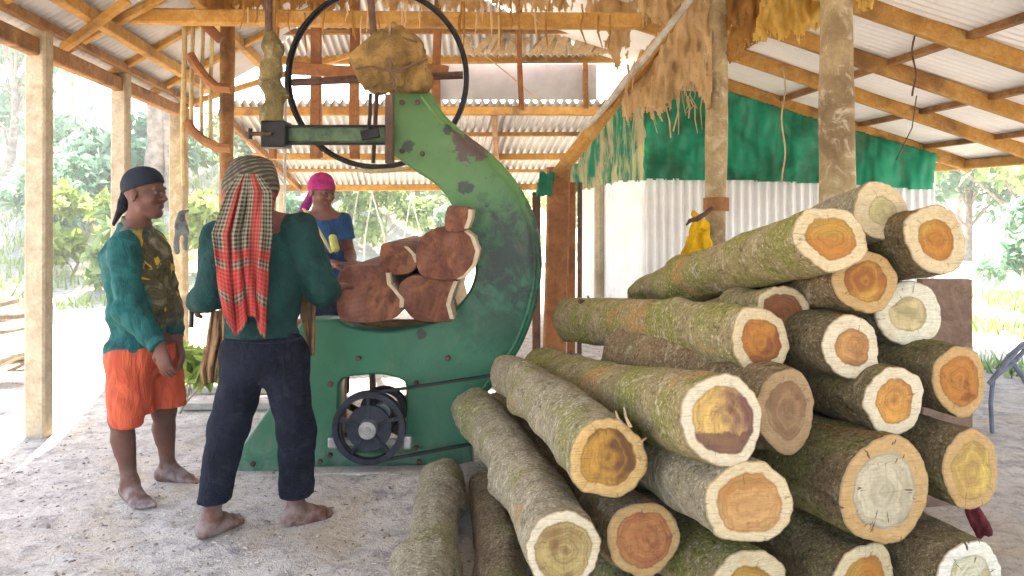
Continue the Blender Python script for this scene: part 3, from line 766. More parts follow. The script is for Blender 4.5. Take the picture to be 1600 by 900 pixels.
# cloth tied over the upper bearing
s=SDF(); X3=(V(1,0,0),V(0,1,0),V(0,0,1))
c=P(610,95,4.08); s.ell(c,(.185,.14,.15),X3,.05); s.ell(P(578,100,4.05),(.10,.11,.14),X3,.05); s.ell(P(640,85,4.08),(.10,.12,.14),X3,.05)
s.cap(P(618,52,4.1),P(608,38,4.1),.05,.025,.04); s.cap(P(560,100,4.05),P(548,96,4.0),.05,.02,.03); s.cap(P(575,120,4.05),P(655,128,4.08),.07,.07,.04)
s.cut(P(610,146,4.1),(0,0,-1)); s.cut(P(575,62,4.05),V(-.62,-.15,.78)); s.cut(P(655,62,4.05),V(.55,-.25,.75)); s.cut(P(556,110,4.0),V(-.9,-.3,-.3)); s.cut(P(590,95,3.955),V(-.35,-1,.1)); s.cut(P(640,100,3.965),V(.45,-1,.15))
M['brown_cloth']=cloth('brown_sacking',(.26,.155,.05),.45,1.0,(.08,.04,.018))  # dark blotches put shade contrast into the cloth colour
o=sdf_obj('cloth_cover',s,.010,M['brown_cloth'],nz=.009,nf=(26,10,9),seed=21); tag(o,'brown sacking bundled over the top bearing of the green saw','cloth')
for pts in ([(556,108),(580,104),(612,112),(645,102),(668,92)],[(612,44),(606,80),(612,112),(620,144)],[(585,62),(625,58),(652,66)]):
    MB().tube([P(x,y,3.925+.00045*abs(x-610)+.0010*abs(y-100)) for x,y in pts],.006,6).build('cord',M['dark_wood'],o,True)
s=SDF(); pts=[(421,55,.025),(424,75,.045),(425,105,.055),(420,128,.05),(430,150,.052),(426,172,.062),(428,190,.066)]
for a,b in zip(pts[:-1],pts[1:]): s.cap(P(a[0],a[1],4.08),P(b[0],b[1],4.08),a[2],b[2],.02)
M['olive']=cloth('olive_cloth',(.16,.12,.05),.4,.7,(.40,.33,.20))
o=sdf_obj('cloth_wrap',s,.008,M['olive'],nz=.007,nf=(14,14,12),seed=9); tag(o,'olive cloth wound round the hanging guide post above the saw guide box','cloth')
MB().tube([P(418,-40,4.1),P(420,60,4.1)],.02,8,jit=.05).build('guide_post',M['rustiron'],saw,True)
MB().tube([P(428,-40,4.12),P(427,60,4.12)],.014,8,jit=.05).build('guide_post',M['beam2'],saw,True)

# ------------------------------------------------------------------ TIMBER BLANKS in the throat
def blank_mats(i):
    n=NT('red_heartwood'); co=n.coord(); r=V(random.uniform(0,9),0,0)
    v=n.mapping(co,(2.0,1,1.3),(0,.6,0),r)
    a=n.noise(v,5,5,.65,1.2); b=n.noise(v,22,4,.7,.4); 
    col=n.mix(n.step(a,.36,.68),(.11,.036,.02),(.24,.09,.05)); col=n.mix(n.step(b,.5,.8),col,(.07,.022,.014))
    col=n.mix(n.math('MULTIPLY',n.step(n.noise(v,3,3,.5),.5,.75),.5),col,(.30,.15,.11))
    wv=n.n('ShaderNodeTexWave',wave_type='RINGS',rings_direction='Y',ins={'Vector':v,'Scale':9,'Distortion':3,'Detail':2}).outputs['Fac']
    col=n.mix(.12,col,n.ramp(wv,[(.2,.45),(.8,1)]),'MULTIPLY'); q_=n.noise(v,2.2,5,.6,2.0); col=n.mix(n.math('MULTIPLY',n.step(q_,.5,.62),.6),col,(.34,.14,.055))
    return n.finish(col,.85,n.bump(n.math('ADD',b,n.noise(v,60,3,.7)),.5,.008))
M['sap']=wood_mat('sapwood',(.62,.47,.30),(.74,.60,.42),(.40,.22,.12),.3)
M['blank']=blank_mats(0)
def blank(outl,Y,depth,edge,label):
    """outl: px outline of the front end; edge: px polyline of sapwood"""
    o=plate('timber_blank',[outl],Y,depth,M['blank'],None,.006); tag(o,label,'timber','sawn blanks stacked in the saw throat')
    if edge:
        m=MB(); m.tube([P(x,y,Y-.002) for x,y in edge],.018,6,flat=.5)
        vs=[];fs=[]; n=len(edge)
        for i,(x,y) in enumerate(edge):
            a=P(x-3,y,Y); b_=P(x+3.5,y+.5,Y)
            for q,dy in ((a,-.004),(b_,-.004),(b_,depth-.01),(a,depth-.01)): vs.append(q+V(0,dy,0))
        for i in range(n-1):
            for j in range(4): l=(j+1)%4; fs.append((i*4+j,i*4+l,(i+1)*4+l,(i+1)*4+j))
        fs+=[(0,1,2,3),tuple((n-1)*4+j for j in range(4))]
        MB().add(vs,fs).build('sapwood_edge',M['sap'],o)
blank(catmull([(533,424),(560,418),(598,418),(606,428),(607,445),(617,455),(628,470),(626,485),(612,497),(580,502),(545,502),(530,492),(528,460)],k=3),3.93,1.3,[(606,426),(608,444),(618,455),(628,468),(627,480)],'large reddish blank lowest at left of the stack beside the worker\'s elbow')
blank(catmull([(655,378),(676,360),(700,355),(722,358),(740,375),(745,395),(738,418),(722,433),(690,436),(662,430),(652,410)],k=3),3.90,1.3,[(722,356),(738,370),(746,392),(741,413),(727,430),(716,436)],'big round red-brown blank with a pale edge, second from the top')
blank(catmull([(700,326),(712,323),(735,326),(733,340),(727,358),(712,361),(697,356)],k=3),3.86,.9,[(735,327),(734,340),(728,357)],'small square-topped blank on top of the big round one')
blank(catmull([(596,386),(612,383),(634,384),(646,396),(651,408),(642,424),(618,428),(598,425)],k=3),3.97,1.2,[(634,385),(646,397),(651,410)],'small squarish blank on the lowest left one, against the bright gap')
blank(catmull([(630,440),(650,432),(690,436),(712,438),(705,460),(700,475),(706,498),(690,502),(655,500),(638,488),(626,470),(624,452)],k=3),3.95,1.2,[(712,439),(704,460),(700,476),(706,498)],'waisted dark red blank directly under the big round one')
blank(catmull([(634,392),(655,385),(668,392),(660,410),(648,420),(636,428)],k=3),4.3,.9,[],'dark half-hidden blank wedged behind the small squarish one')
bed=empty('log_carriage',(-.8,4.9,0)); tag(bed,'low timber carriage bed carrying the red blanks through the saw','carriage')
zb_=P(600,503,3.95).z
for x in (P(560,0,4.4).x-.05,P(680,0,4.4).x):
    MB().beam(V(x,4.34,zb_-.06),V(x,5.9,zb_-.06),.10,.10).build('bed_rail',M['beam2'],bed)
for y in (4.45,5.7):
    MB().beam(V(-1.35,y,zb_-.10),V(-.3,y,zb_-.10),.08,.08).build('cross_bar',M['beam2'],bed)
    for x in (-1.3,-.33): MB().beam(V(x,y,0),V(x,y,zb_-.1),.08,.08,up=(0,1,0)).build('leg',M['beam2'],bed)

# ------------------------------------------------------------------ LOGS
def bark_mat(name,base,green,pale,dark,gm=.5):
    n=NT(name); co=n.coord(); r=n.n('ShaderNodeObjectInfo').outputs['Random']
    off=n.n('ShaderNodeVectorMath',operation='MULTIPLY_ADD',ins={0:co,1:(1,1,1)}); cmb=n.n('ShaderNodeCombineXYZ'); 
    for i in range(3): n.t.links.new(n.math('MULTIPLY',r,17+i*5),cmb.inputs[i])
    n.t.links.new(cmb.outputs[0],off.inputs[2]); v=off.outputs[0]
    a=n.noise(v,3.2,5,.65,.6); b=n.noise(v,13,6,.75,.8); c=n.noise(v,48,5,.75,.3); d=n.noise(v,7,5,.7,1.6)
    col=n.mix(n.step(b,.3,.7),tuple(x*.75 for x in base),tuple(x*1.25 for x in base))
    col=n.mix(n.math('MULTIPLY',n.step(a,.60-.2*gm,.72-.2*gm),.85),col,green)
    col=n.mix(n.math('MULTIPLY',n.step(d,.57,.66),.8),col,pale)
    col=n.mix(n.math('MULTIPLY',n.step(c,.60,.70),.7),col,pale)
    col=n.mix(n.math('MULTIPLY',n.step(c,.42,.30),.8),col,dark)
    pl=n.noise(v,2.1,5,.7,1.2); col=n.mix(n.math('MULTIPLY',n.step(pl,.60,.64),.75),col,tuple(a*b for a,b in zip(base,(1.35,.95,.65)))); e=n.noise(v,85,4,.8); col=n.mix(n.math('MULTIPLY',n.step(e,.55,.66),.75),col,tuple(min(1,x*1.45) for x in pale)); col=n.mix(n.math('MULTIPLY',n.step(e,.45,.36),.75),col,dark)
    g2=n.noise(v,26,5,.75,1.0); col=n.mix(n.math('MULTIPLY',n.step(g2,.44,.34),.6),col,dark)
    h=n.math('ADD',n.math('ADD',n.math('MULTIPLY',b,1.0),n.math('MULTIPLY',c,.6)),n.math('MULTIPLY',g2,.7))
    return n.finish(col,.9,n.bump(h,1.0,.03),0,.15)
BK={'green':bark_mat('mossy_bark',(.40,.31,.15),(.30,.29,.06),(.62,.55,.38),(.075,.055,.028),.75),
    'grey':bark_mat('grey_bark',(.40,.335,.22),(.31,.29,.10),(.62,.56,.44),(.085,.065,.04),.5),
    'brown':bark_mat('brown_bark',(.30,.20,.10),(.24,.21,.07),(.52,.42,.28),(.06,.037,.022),.3),
    'dark':bark_mat('shaded_bark',(.24,.175,.09),(.24,.225,.07),(.44,.37,.23),(.05,.032,.018),.6)}  # darker mossy tones put the shadow of the pile into this bark
def face_mat(i,hA,hB,sap,hr,ox,oy,blot=.5,crack=0,ring=1.0,rim=(.30,.20,.10),patch=None):
    n=NT('cut_face'); at=n.n('ShaderNodeAttribute',attribute_name='face'); sep=n.n('ShaderNodeSeparateColor',ins={0:at.outputs['Color']})
    t,u,w_=sep.outputs[0],sep.outputs[1],sep.outputs[2]     # radial fraction, x/r, y/r (0..1 shifted)
    vec=n.n('ShaderNodeCombineXYZ',ins={0:u,1:w_,2:i*3.7}).outputs[0]
    wob=n.noise(vec,2.2,3,.55); fine=n.noise(vec,14,4,.7); big=n.noise(vec,1.3,3,.6,.5)
    d=n.n('ShaderNodeVectorMath',operation='DISTANCE',ins={0:vec,1:(ox,oy,i*3.7)}).outputs['Value']
    dd=n.math('ADD',d,n.math('MULTIPLY',n.math('SUBTRACT',wob,.5),.35))
    fz=n.noise(vec,6,4,.7); dd=n.math('ADD',dd,n.math('MULTIPLY',n.math('SUBTRACT',fz,.5),.035))
    rg=n.math('SINE',n.math('MULTIPLY',dd,105*ring)); rg2=n.math('SINE',n.math('MULTIPLY',dd,37*ring))
    heart=n.mix(n.step(big,.5-.12*blot,.5+.12*blot),hA,hB)
    rk=n.math('MULTIPLY',n.step(n.noise(vec,2.7,3,.6),.35,.65),.40)
    heart=n.mix(n.math('MULTIPLY',n.step(rg,-.2,.9),rk),heart,tuple(x*.45 for x in hA))
    heart=n.mix(n.math('MULTIPLY',n.step(rg2,.2,1),.18),heart,tuple(min(1,x*1.45) for x in hA))
    heart=n.mix(n.math('MULTIPLY',n.step(rg2,-.3,-.95),.16),heart,tuple(x*.45 for x in hB)); heart=n.mix(n.math('MULTIPLY',n.step(d,.09,.0),.28),heart,tuple(x*.4 for x in hB))
    gr=n.noise(n.mapping(vec,(22,2.2,1),(0,0,.5+i*.9)),1.6,4,.7); heart=n.mix(n.math('MULTIPLY',n.step(gr,.5,.72),.45),heart,tuple(x*.55 for x in hB))
    bl=n.noise(vec,3.4,5,.7,.8); heart=n.mix(n.math('MULTIPLY',n.step(bl,.55,.72),.55),heart,tuple(x*.4 for x in hB))
    if patch:
        pm=n.step(n.math('ADD',n.math('ADD',n.math('MULTIPLY',w_,patch[2]),n.math('MULTIPLY',u,patch[1])),n.math('MULTIPLY',n.math('SUBTRACT',fz,.5),.18)),patch[3],patch[3]-.03)
        heart=n.mix(n.math('MULTIPLY',pm,.85),heart,patch[0])
    heart=n.mix(n.math('MULTIPLY',n.step(fine,.55,.75),.35),heart,tuple(x*.5 for x in hB))
    sp=n.mix(n.step(fine,.35,.7),tuple(x*.82 for x in sap),sap); sp=n.mix(n.math('MULTIPLY',n.step(n.noise(vec,2.3,5,.7,.6),.50,.70),.45),sp,tuple(a*b for a,b in zip(sap,(.80,.62,.42)))); sm_=n.noise(n.mapping(vec,(2,60,1),(0,0,.4+i*1.1)),1.5,4,.7); sp=n.mix(n.math('MULTIPLY',n.step(sm_,.52,.66),.30),sp,tuple(x*.55 for x in sap))
    sp=n.mix(n.math('MULTIPLY',n.step(rg,.0,.9),.14),sp,tuple(x*.6 for x in sap))
    tt=n.math('ADD',n.math('ADD',t,n.math('MULTIPLY',n.math('SUBTRACT',wob,.5),.26)),n.math('MULTIPLY',n.math('SUBTRACT',fz,.5),.05))
    edge=n.step(tt,hr-.035,hr+.03)
    col=n.mix(edge,heart,sp)
    dk=n.math('MULTIPLY',n.math('MULTIPLY',n.step(tt,hr-.07,hr-.01),n.math('SUBTRACT',1,edge)),.45)
    col=n.mix(dk,col,tuple(x*.35 for x in hB))
    col=n.mix(n.math('MULTIPLY',n.step(t,.955,.985),.85),col,rim)
    sm2=n.math('MULTIPLY',n.step(sm_,.50,.66),.28); col=n.mix(sm2,col,(.10,.055,.03))
    spk=n.noise(vec,70,3,.75); col=n.mix(n.math('MULTIPLY',n.step(spk,.60,.68),.55),col,(.14,.08,.04))
    smg=n.math('MULTIPLY',n.step(n.noise(vec,5,5,.7,.5),.58,.72),.30); col=n.mix(smg,col,(.30,.20,.11))
    crack=max(crack,.45)
    if crack:
        an=n.n('ShaderNodeMath',operation='ARCTAN2'); n.t.links.new(n.math('SUBTRACT',w_,.5),an.inputs[0]); n.t.links.new(n.math('SUBTRACT',u,.5),an.inputs[1])
        cv=n.n('ShaderNodeCombineXYZ',ins={0:n.math('MULTIPLY',an.outputs[0],3.5),1:n.math('MULTIPLY',t,1.2),2:i*1.3}).outputs[0]
        cn=n.noise(cv,1.9,3,.6,.3); cm=n.math('MULTIPLY',n.step(cn,.645,.66),n.step(t,.25,.5)); col=n.mix(n.math('MULTIPLY',cm,crack),col,(.09,.05,.03))
    saw_=n.noise(n.mapping(vec,(3,40,1),(0,0,.6+i)),1.5,3,.6)
    h=n.math('ADD',n.math('MULTIPLY',fine,.6),n.math('ADD',n.math('MULTIPLY',rg,.12),n.math('MULTIPLY',saw_,.6)))
    return n.finish(col,.75,n.bump(h,.45,.004),0,.25)
OR=(.42,.17,.035); BR=(.26,.09,.028); YE=(.42,.235,.05); PA=(.44,.35,.18); PU=(.17,.075,.06); CR=(.66,.52,.31); TN=(.54,.34,.14); WH=(.70,.59,.41); GR=(.42,.33,.22)
LOGS=[]
def log(i,face,rp,back,rb,bark,hA,hB,sap,hr,label,asp=(1,1),blot=.5,crack=0,n3=.035,bend=.045,rot=0,oc=(.5,.5),knots=3,patch=None):
    A=P(*face); B=P(*back) if len(back)==3 and back[2]>0 else None
    if B.__class__ is type(None) or len(back)==2 or back[2]<=0: 
        L=back[0]; dr=V(back[2] if len(back)==3 else -.265,1,back[1]); B=A+dr*L
    r1=rp*A.y/F; rnd=random.Random(i*13+5)
    ax=(B-A); Ln=ax.length; ax.normalize(); U=V(0,0,1); R_=ax.cross(U).normalized(); U=R_.cross(ax).normalized()
    # front face normal points at -ax ; tilt a little
    n_=84; m_=44; ph=[rnd.uniform(0,6.28) for _ in range(6)]
    kn=[(rnd.uniform(.08,.9),rnd.uniform(0,6.28),rnd.uniform(.10,.2),rnd.uniform(.010,.038)) for _ in range(knots+3)]
    bd=rnd.uniform(-1,1)*bend; bd2=rnd.uniform(-1,1)*bend
    def rad(th,s):
        r=r1+(rb-r1)*s
        k=1+n3*math.cos(2*th+ph[0]+s)+n3*.8*math.cos(3*th+ph[1]-.7*s)+n3*.45*math.cos(5*th+ph[2]+1.3*s)
        r*=k*(1+.045*math.exp(-((1-s)/.05)**2))
        e=V(math.cos(th)*r1*7,math.sin(th)*r1*7,s*Ln*3+i*10)
        r+=(.0022*noise.noise(V(th*9,i*3.3,0))*math.exp(-s/.012))+.011*noise.noise(e*.6)+.007*noise.noise(e*1.7)+.005*noise.noise(e*4.1)+.003*noise.noise(e*9)
        for (ks,kt,kw,ka) in kn:
            dt=math.atan2(math.sin(th-kt),math.cos(th-kt))
            r+=ka*math.exp(-((s-ks)*Ln/.09)**2-(dt*r1/.06)**2)
        # rounded hacked back end
        if s>.97: r*=1-.22*((s-.97)/.03)**2
        return r
    def ctr(s): return A+ax*(Ln*s)+R_*(bd*math.sin(math.pi*s))+U*(bd2*math.sin(math.pi*s*.9))
    vs=[];fs=[]
    for j in range(m_+1):
        s=(j/m_); o=ctr(s)
        for k in range(n_):
            th=2*math.pi*k/n_; r=rad(th,s); a=th+rot
            vs.append(o+R_*(math.cos(a)*r*asp[0])+U*(math.sin(a)*r*asp[1]))
    for j in range(m_):
        for k in range(n_): q=(k+1)%n_; fs.append((j*n_+k,(j+1)*n_+k,(j+1)*n_+q,j*n_+q))
    cb=len(vs); vs.append(ctr(1)+ax*.015)
    nb=len(fs)
    for k in range(n_): fs.append((m_*n_+k,cb,m_*n_+(k+1)%n_))
    o=mesh_from('log',vs,fs,[BK[bark],M['sap']],None,True)
    o.data.polygons.foreach_set('material_index',[0]*nb+[1]*n_)
    # cut face
    q=16; vs=[];fs=[];cols=[]; rv=-R_
    for k in range(n_):
        pass
    for j in range(q+1):
        t=j/q
        for k in range(n_):
            th=2*math.pi*k/n_; r=rad(th,0)*t; a=th+rot
            p=ctr(0)+R_*(math.cos(a)*r*asp[0])+U*(math.sin(a)*r*asp[1])-ax*(.006+.004*noise.noise(V(math.cos(th)*t*3,math.sin(th)*t*3,i))) if j<q else ctr(0)+R_*(math.cos(a)*r*asp[0])+U*(math.sin(a)*r*asp[1])-ax*.001
            vs.append(p); cols+= [t,.5+.5*t*math.cos(a),.5+.5*t*math.sin(a),1]
    for j in range(q):
        for k in range(n_): z=(k+1)%n_; fs.append((j*n_+k,j*n_+z,(j+1)*n_+z,(j+1)*n_+k))
    f=mesh_from('cut_face',vs,fs,face_mat(i,hA,hB,sap,hr,oc[0],oc[1],blot,crack,patch=patch),o,True)
    ca=f.data.color_attributes.new('face','FLOAT_COLOR','POINT'); ca.data.foreach_set('color',cols)
    bm=bmesh.new(); bm.from_mesh(f.data); bmesh.ops.remove_doubles(bm,verts=bm.verts[:],dist=1e-6); bmesh.ops.recalc_face_normals(bm,faces=bm.faces[:]); bm.to_mesh(f.data); bm.free()
    tag(o,label,'log','logs stacked in the pile'); LOGS.append((i,A,B,r1,rb)); return o
S=-.10
log(1,(1297,370,2.30),56,(1012,464,4.15),.105,'green',OR,YE,CR,.66,'long mossy log on top of the pile slanting down to the left',(1.06,.93),.4,oc=(.5,.5))
log(2,(1378,330,2.50),47,(1.6,-.20,-.17),.085,'grey',PA,(.5,.42,.2),CR,.50,'topmost log end with pale cream wood and a faint greenish centre',(1,1),.5)
log(3,(1463,375,2.40),50,(1.6,-.16,-.08),.09,'dark',YE,OR,CR,.60,'log end highest at the right edge of the pile with yellow heart',(1,1.05),.5)
log(4,(1352,440,2.42),53,(1.2,-.12,-.12),.095,'brown',(.50,.28,.05),(.30,.11,.03),TN,.66,'log end under the long top log with dark amber heart in tan sapwood',(1,.92),.8)
log(5,(1418,490,2.55),54,(1.5,-.12,-.16),.10,'grey',(.60,.47,.24),PA,(.80,.74,.56),.55,'pale yellow log end between the amber-hearted and the brown upright board',(1.02,.92),.3)
log(6,(1222,492,2.56),46,(1035,496,4.1),.085,'green',BR,(.26,.10,.05),CR,.74,'dark red-hearted log end tucked behind the orange-hearted one',(1,1),.4)
log(7,(1187,535,2.40),52,(888,500,4.25),.112,'green',OR,BR,CR,.68,'long straight log with bright orange heart below the slanting top log',(.98,1.02),.4)
log(8,(1331,542,2.36),49,(1.6,S*1.2,-.2),.095,'dark',(.48,.24,.08),(.34,.16,.06),WH,.60,'white-rimmed log end with small off-centre brown heart mid pile',(1,1),.5,oc=(.55,.5))
log(9,(1498,595,2.38),53,(1.7,S*.8),.10,'dark',OR,BR,TN,.72,'orange-brown log end at the right edge in front of the upright board',(1,1),.2)
log(10,(1395,625,2.30),54,(1.8,S*.8),.10,'dark',(.56,.27,.06),(.36,.16,.05),WH,.64,'white-rimmed log end with ragged amber heart left of the right edge log',(1.02,.96),.7)
log(11,(1130,655,2.06),71,(845,573,4.1),.115,'green',(.58,.36,.11),PU,WH,.74,'thick mossy log whose yellow heart turns purple at the bottom',(.98,1.0),.9,patch=((.13,.06,.045),.05,1,.40))
log(12,(1228,640,2.27),56,(1.2,S*.5),.11,'brown',(.34,.23,.12),(.26,.14,.07),(.40,.26,.13),.70,'dull brown recessed log end right of the purple-stained one',(.93,1.1),.4)
log(13,(1380,765,2.20),83,(1.9,S*.5),.155,'dark',(.50,.42,.28),(.42,.35,.23),TN,.70,'thickest log end, pale grey-green heart with radial cracks',(1,1),.3,crack=.9)
log(14,(1516,733,2.28),56,(1.8,S*.5),.105,'dark',(.58,.40,.10),(.42,.26,.08),TN,.72,'ochre-hearted log end at the right edge beside the thickest one',(.97,1.06),.5)
log(15,(1168,787,2.04),69,(1.9,-.11,-.20),.118,'grey',(.50,.27,.10),(.42,.20,.06),CR,.74,'big tan-orange log end with clear rings below the purple-stained log',(1.05,.93),.3)
log(16,(950,715,2.22),63,(792,588,3.72),.092,'grey',(.50,.26,.05),(.16,.07,.025),(.66,.42,.16),.72,'log with amber sapwood and near-black blotched heart, end splintered',(1,1),.9)
log(17,(882,860,2.12),59,(740,638,3.98),.112,'grey',(.40,.29,.11),(.20,.09,.035),WH,.76,'long grey log with greenish-brown heart slanting up to the belt',(1,1),.8,n3=.03)
log(18,(1008,843,2.28),59,(1.75,-.03),.10,'brown',(.42,.17,.06),(.32,.11,.045),TN,.76,'russet-hearted log end low between two white-rimmed ends',(1,1),.4)
log(19,(1165,918,2.20),62,(1.8,-.02),.11,'green',YE,OR,CR,.62,'green-barked log end cut by the bottom edge below the big tan one',(1.1,.95),.4)
log(20,(1348,905,2.22),58,(1.8,-.02),.105,'dark',OR,YE,CR,.68,'small pale-rimmed log end at the bottom below the thickest one',(1,1),.4)
log(21,(1515,905,2.18),63,(1.9,-.02),.12,'dark',PA,(.6,.55,.38),(.80,.74,.60),.65,'whitish dark-cracked log end in the bottom right corner',(1,1),.3,crack=1)
log(22,(650,985,2.4),50,(690,749,3.75),.108,'grey',OR,YE,CR,.68,'mossy grey log lying on the ground, leftmost of the pile',knots=3)
log(23,(800,990,2.4),46,(760,757,3.70),.090,'brown',OR,BR,CR,.68,'speckled brown log on the ground under the long grey one')
# buried bottom rows
FILL=[(1010,985,2.38),(1135,1070,2.3),(1260,1030,2.4),(1400,1040,2.35),(1540,1060,2.35),(1440,850,2.75)]
for k,(px,py,Y) in enumerate(FILL):
    log(30+k,(px,py,Y),46,(1.5,-.01),.09,'dark',BR,OR,TN,.7,'dark log buried in the lower rows of the pile, its end hidden',knots=0)
# splinters on log 16
for k,(x0_,y0_,x1_,y1_) in enumerate(((972,664,962,642),(985,668,975,636),(1000,694,1010,684))):
    o=MB().tube([P(x0_,y0_,2.22),P((x0_+x1_)/2-2,(y0_+y1_)/2,2.24),P(x1_,y1_,2.27)],[.009,.006,.003],5,jit=.35,flat=.35).build('splinter',M['slat']); tag(o,['short splinter leftmost on the rim of the blotched amber log','longest splinter bending left on the amber log rim','slanting splinter lowest at the right of the amber log rim'][k],'splinter')
# brown upright board at right of the pile
o=MB().beam(G(1476,3.7),P(1476,436,3.7),.245,.05,up=(0,1,0),seg=10,wob=.003).build('upright_board',M['dark_wood']); 
o.data.materials[0]=wood_mat('weathered_board',(.20,.12,.08),(.31,.20,.14),(.08,.04,.03),.6); tag(o,'wide weathered brown board standing upright behind the right end of the pile','board')
# stones and twigs on the back ends
o=MB().tube([P(905,470,3.9),P(925,478,3.95),P(960,486,4.0),P(1000,492,4.05)],[.012,.02,.02,.01],7,jit=.2).build('broken_branch',M['dark_wood']); tag(o,'dark broken branch lying on the back end of the straight log','branch')
MB().tube([P(925,478,3.95),P(918,462,3.95)],[.01,.005],6).build('twig',M['dark_wood'],o)

# red cloth low right
s=SDF(); s.cap(P(1522,790,2.34),P(1543,828,2.34),.018,.024,.012,1.6,(1,0,0)); s.cap(P(1512,798,2.36),P(1530,836,2.36),.016,.020,.008,1.6,(1,0,0))
M['redcloth']=cloth('red_cloth',(.16,.025,.03),.4,.7)
o=sdf_obj('red_rag',s,.008,M['redcloth'],nz=.006,nf=(20,20,14)); tag(o,'dark red rag stuffed under the ochre-hearted log at the right','rag')
# yellow bag on the thin post with a tie
rt=MB()
for k in range(4): rt.lathe(P(1119,312+k*5,5.45),(0,.05,1),[(-.012,.074),(-.012,.09),(.012,.09),(.012,.074)],24)
o=rt.build('rope_tie',M['red_wood'],None,True); tag(o,'brown rope wound round the thinner post above the yellow bag','rope')
s=SDF(); 
for a,b,r0,r1 in (((1090,345),(1082,392),.025,.062),((1092,345),(1098,388),.02,.048),((1090,345),(1086,338),.03,.02),((1104,352),(1100,372),.02,.035)): s.cap(P(*a,5.35),P(*b,5.35),r0,r1,.02)
s.cap(P(1075,398,5.35),P(1104,393,5.35),.03,.03,.03)
M['yellow']=cloth('yellow_plastic',(.78,.48,.015),.25,.5,None,.25)
o=sdf_obj('plastic_bag',s,.009,M['yellow'],nz=.011,nf=(34,20,7),seed=3); tag(o,'bright yellow plastic bag tied to the thinner round post','bag')
MB().tube([P(1112,325,5.38),P(1102,334,5.33),P(1088,343,5.33),P(1078,345,5.3),P(1072,352,5.3)],[.014,.02,.022,.016,.006],7,jit=.2).build('knot',M['dark_wood'],o)

# grey rag on the third post
s=SDF(); s.cap(P(284,334,7.95),P(280,362,7.95),.03,.065,.02,2,(0,1,0)); s.cap(P(279,362,7.95),P(277,392,7.95),.05,.045,.01,2,(0,1,0)); s.cap(P(286,355,7.93),P(290,386,7.93),.035,.035,.01,2,(0,1,0)); s.cap(P(284,334,7.95),P(291,330,7.98),.02,.02,.01)
o=sdf_obj('grey_rag',s,.012,cloth('grey_cloth',(.085,.09,.085),.4,.9),nz=.011,nf=(34,14,6)); tag(o,'grey rag hung on the far left post between the two standing workers','rag')

# ------------------------------------------------------------------ PEOPLE
def head(s,c,f,u,sc=1.0):
    f=Vector(f).normalized(); u=Vector(u).normalized(); r=f.cross(u).normalized(); u=r.cross(f); A=(f,r,u); q=lambda a,b,d:c+f*a*sc+r*b*sc+u*d*sc
    s.ell(q(-.010,0,.032),V(.098,.077,.092)*sc,A,.02); s.ell(q(.022,0,-.045),V(.068,.058,.072)*sc,A,.03)
    s.cap(q(.068,-.012,-.098),q(.068,.012,-.098),.021*sc,.021*sc,.02)
    s.cap(q(.02,-.05,-.07),q(.06,-.015,-.098),.018*sc,.018*sc,.02); s.cap(q(.02,.05,-.07),q(.06,.015,-.098),.018*sc,.018*sc,.02)
    s.cap(q(.088,0,.018),q(.112,0,-.022),.008*sc,.0125*sc,.010); s.cap(q(.098,-.012,-.026),q(.098,.012,-.026),.009*sc,.009*sc,.008)
    s.cap(q(.082,-.036,.030),q(.088,0,.026),.011*sc,.010*sc,.012); s.cap(q(.082,.036,.030),q(.088,0,.026),.011*sc,.010*sc,.012)
    for e in(-1,1):
        s.ell(q(.062,.036*e,-.022),V(.028,.026,.026)*sc,A,.02)
        s.ell(q(-.008,.080*e,-.005),V(.020,.009,.032)*sc,A,.006); s.ell(q(-.004,.083*e,-.030),V(.011,.007,.012)*sc,A,.005)
    s.cap(q(.090,-.020,-.053),q(.094,0,-.050),.006*sc,.008*sc,.005); s.cap(q(.090,.020,-.053),q(.094,0,-.050),.006*sc,.008*sc,.005)
    s.cap(q(.088,-.018,-.064),q(.092,0,-.066),.006*sc,.0085*sc,.004); s.cap(q(.088,.018,-.064),q(.092,0,-.066),.006*sc,.0085*sc,.004)
    return A
def hand(s,w,d,n,side,curl=.6,sc=1.0):
    d=Vector(d).normalized(); n=Vector(n); n=(n-d*n.dot(d)).normalized(); r=d.cross(n).normalized()*side
    s.cap(w-d*.01,w+d*.03,.026*sc,.028*sc,.015,1.35,n); s.cap(w+d*.035,w+d*.078,.036*sc,.040*sc,.012,2.3,n)
    for k,(o,l) in enumerate(((.030,.072),(.011,.082),(-.009,.077),(-.028,.060))):
        b=w+d*.085*sc+r*o*sc; a1=curl*.45; a2=curl*1.15; a3=curl*1.7
        p1=b+(d*math.cos(a1)-n*math.sin(a1)+r*o*1.2)*l*.45*sc; p2=p1+(d*math.cos(a2)-n*math.sin(a2)+r*o*.8)*l*.32*sc; p3=p2+(d*math.cos(a3)-n*math.sin(a3))*l*.25*sc
        s.cap(b-d*.02,p1,.0095*sc,.0088*sc,.004); s.cap(p1,p2,.0088*sc,.008*sc,.003); s.cap(p2,p3,.008*sc,.0068*sc,.003)
    t0=w+d*.022*sc+r*.022*sc; t1=t0+(d*.6+r*.75-n*.25).normalized()*.042*sc; t2=t1+(d*.85+r*.25-n*.45).normalized()*.034*sc
    s.cap(t0,t1,.015*sc,.0115*sc,.010); s.cap(t1,t2,.0115*sc,.009*sc,.004)
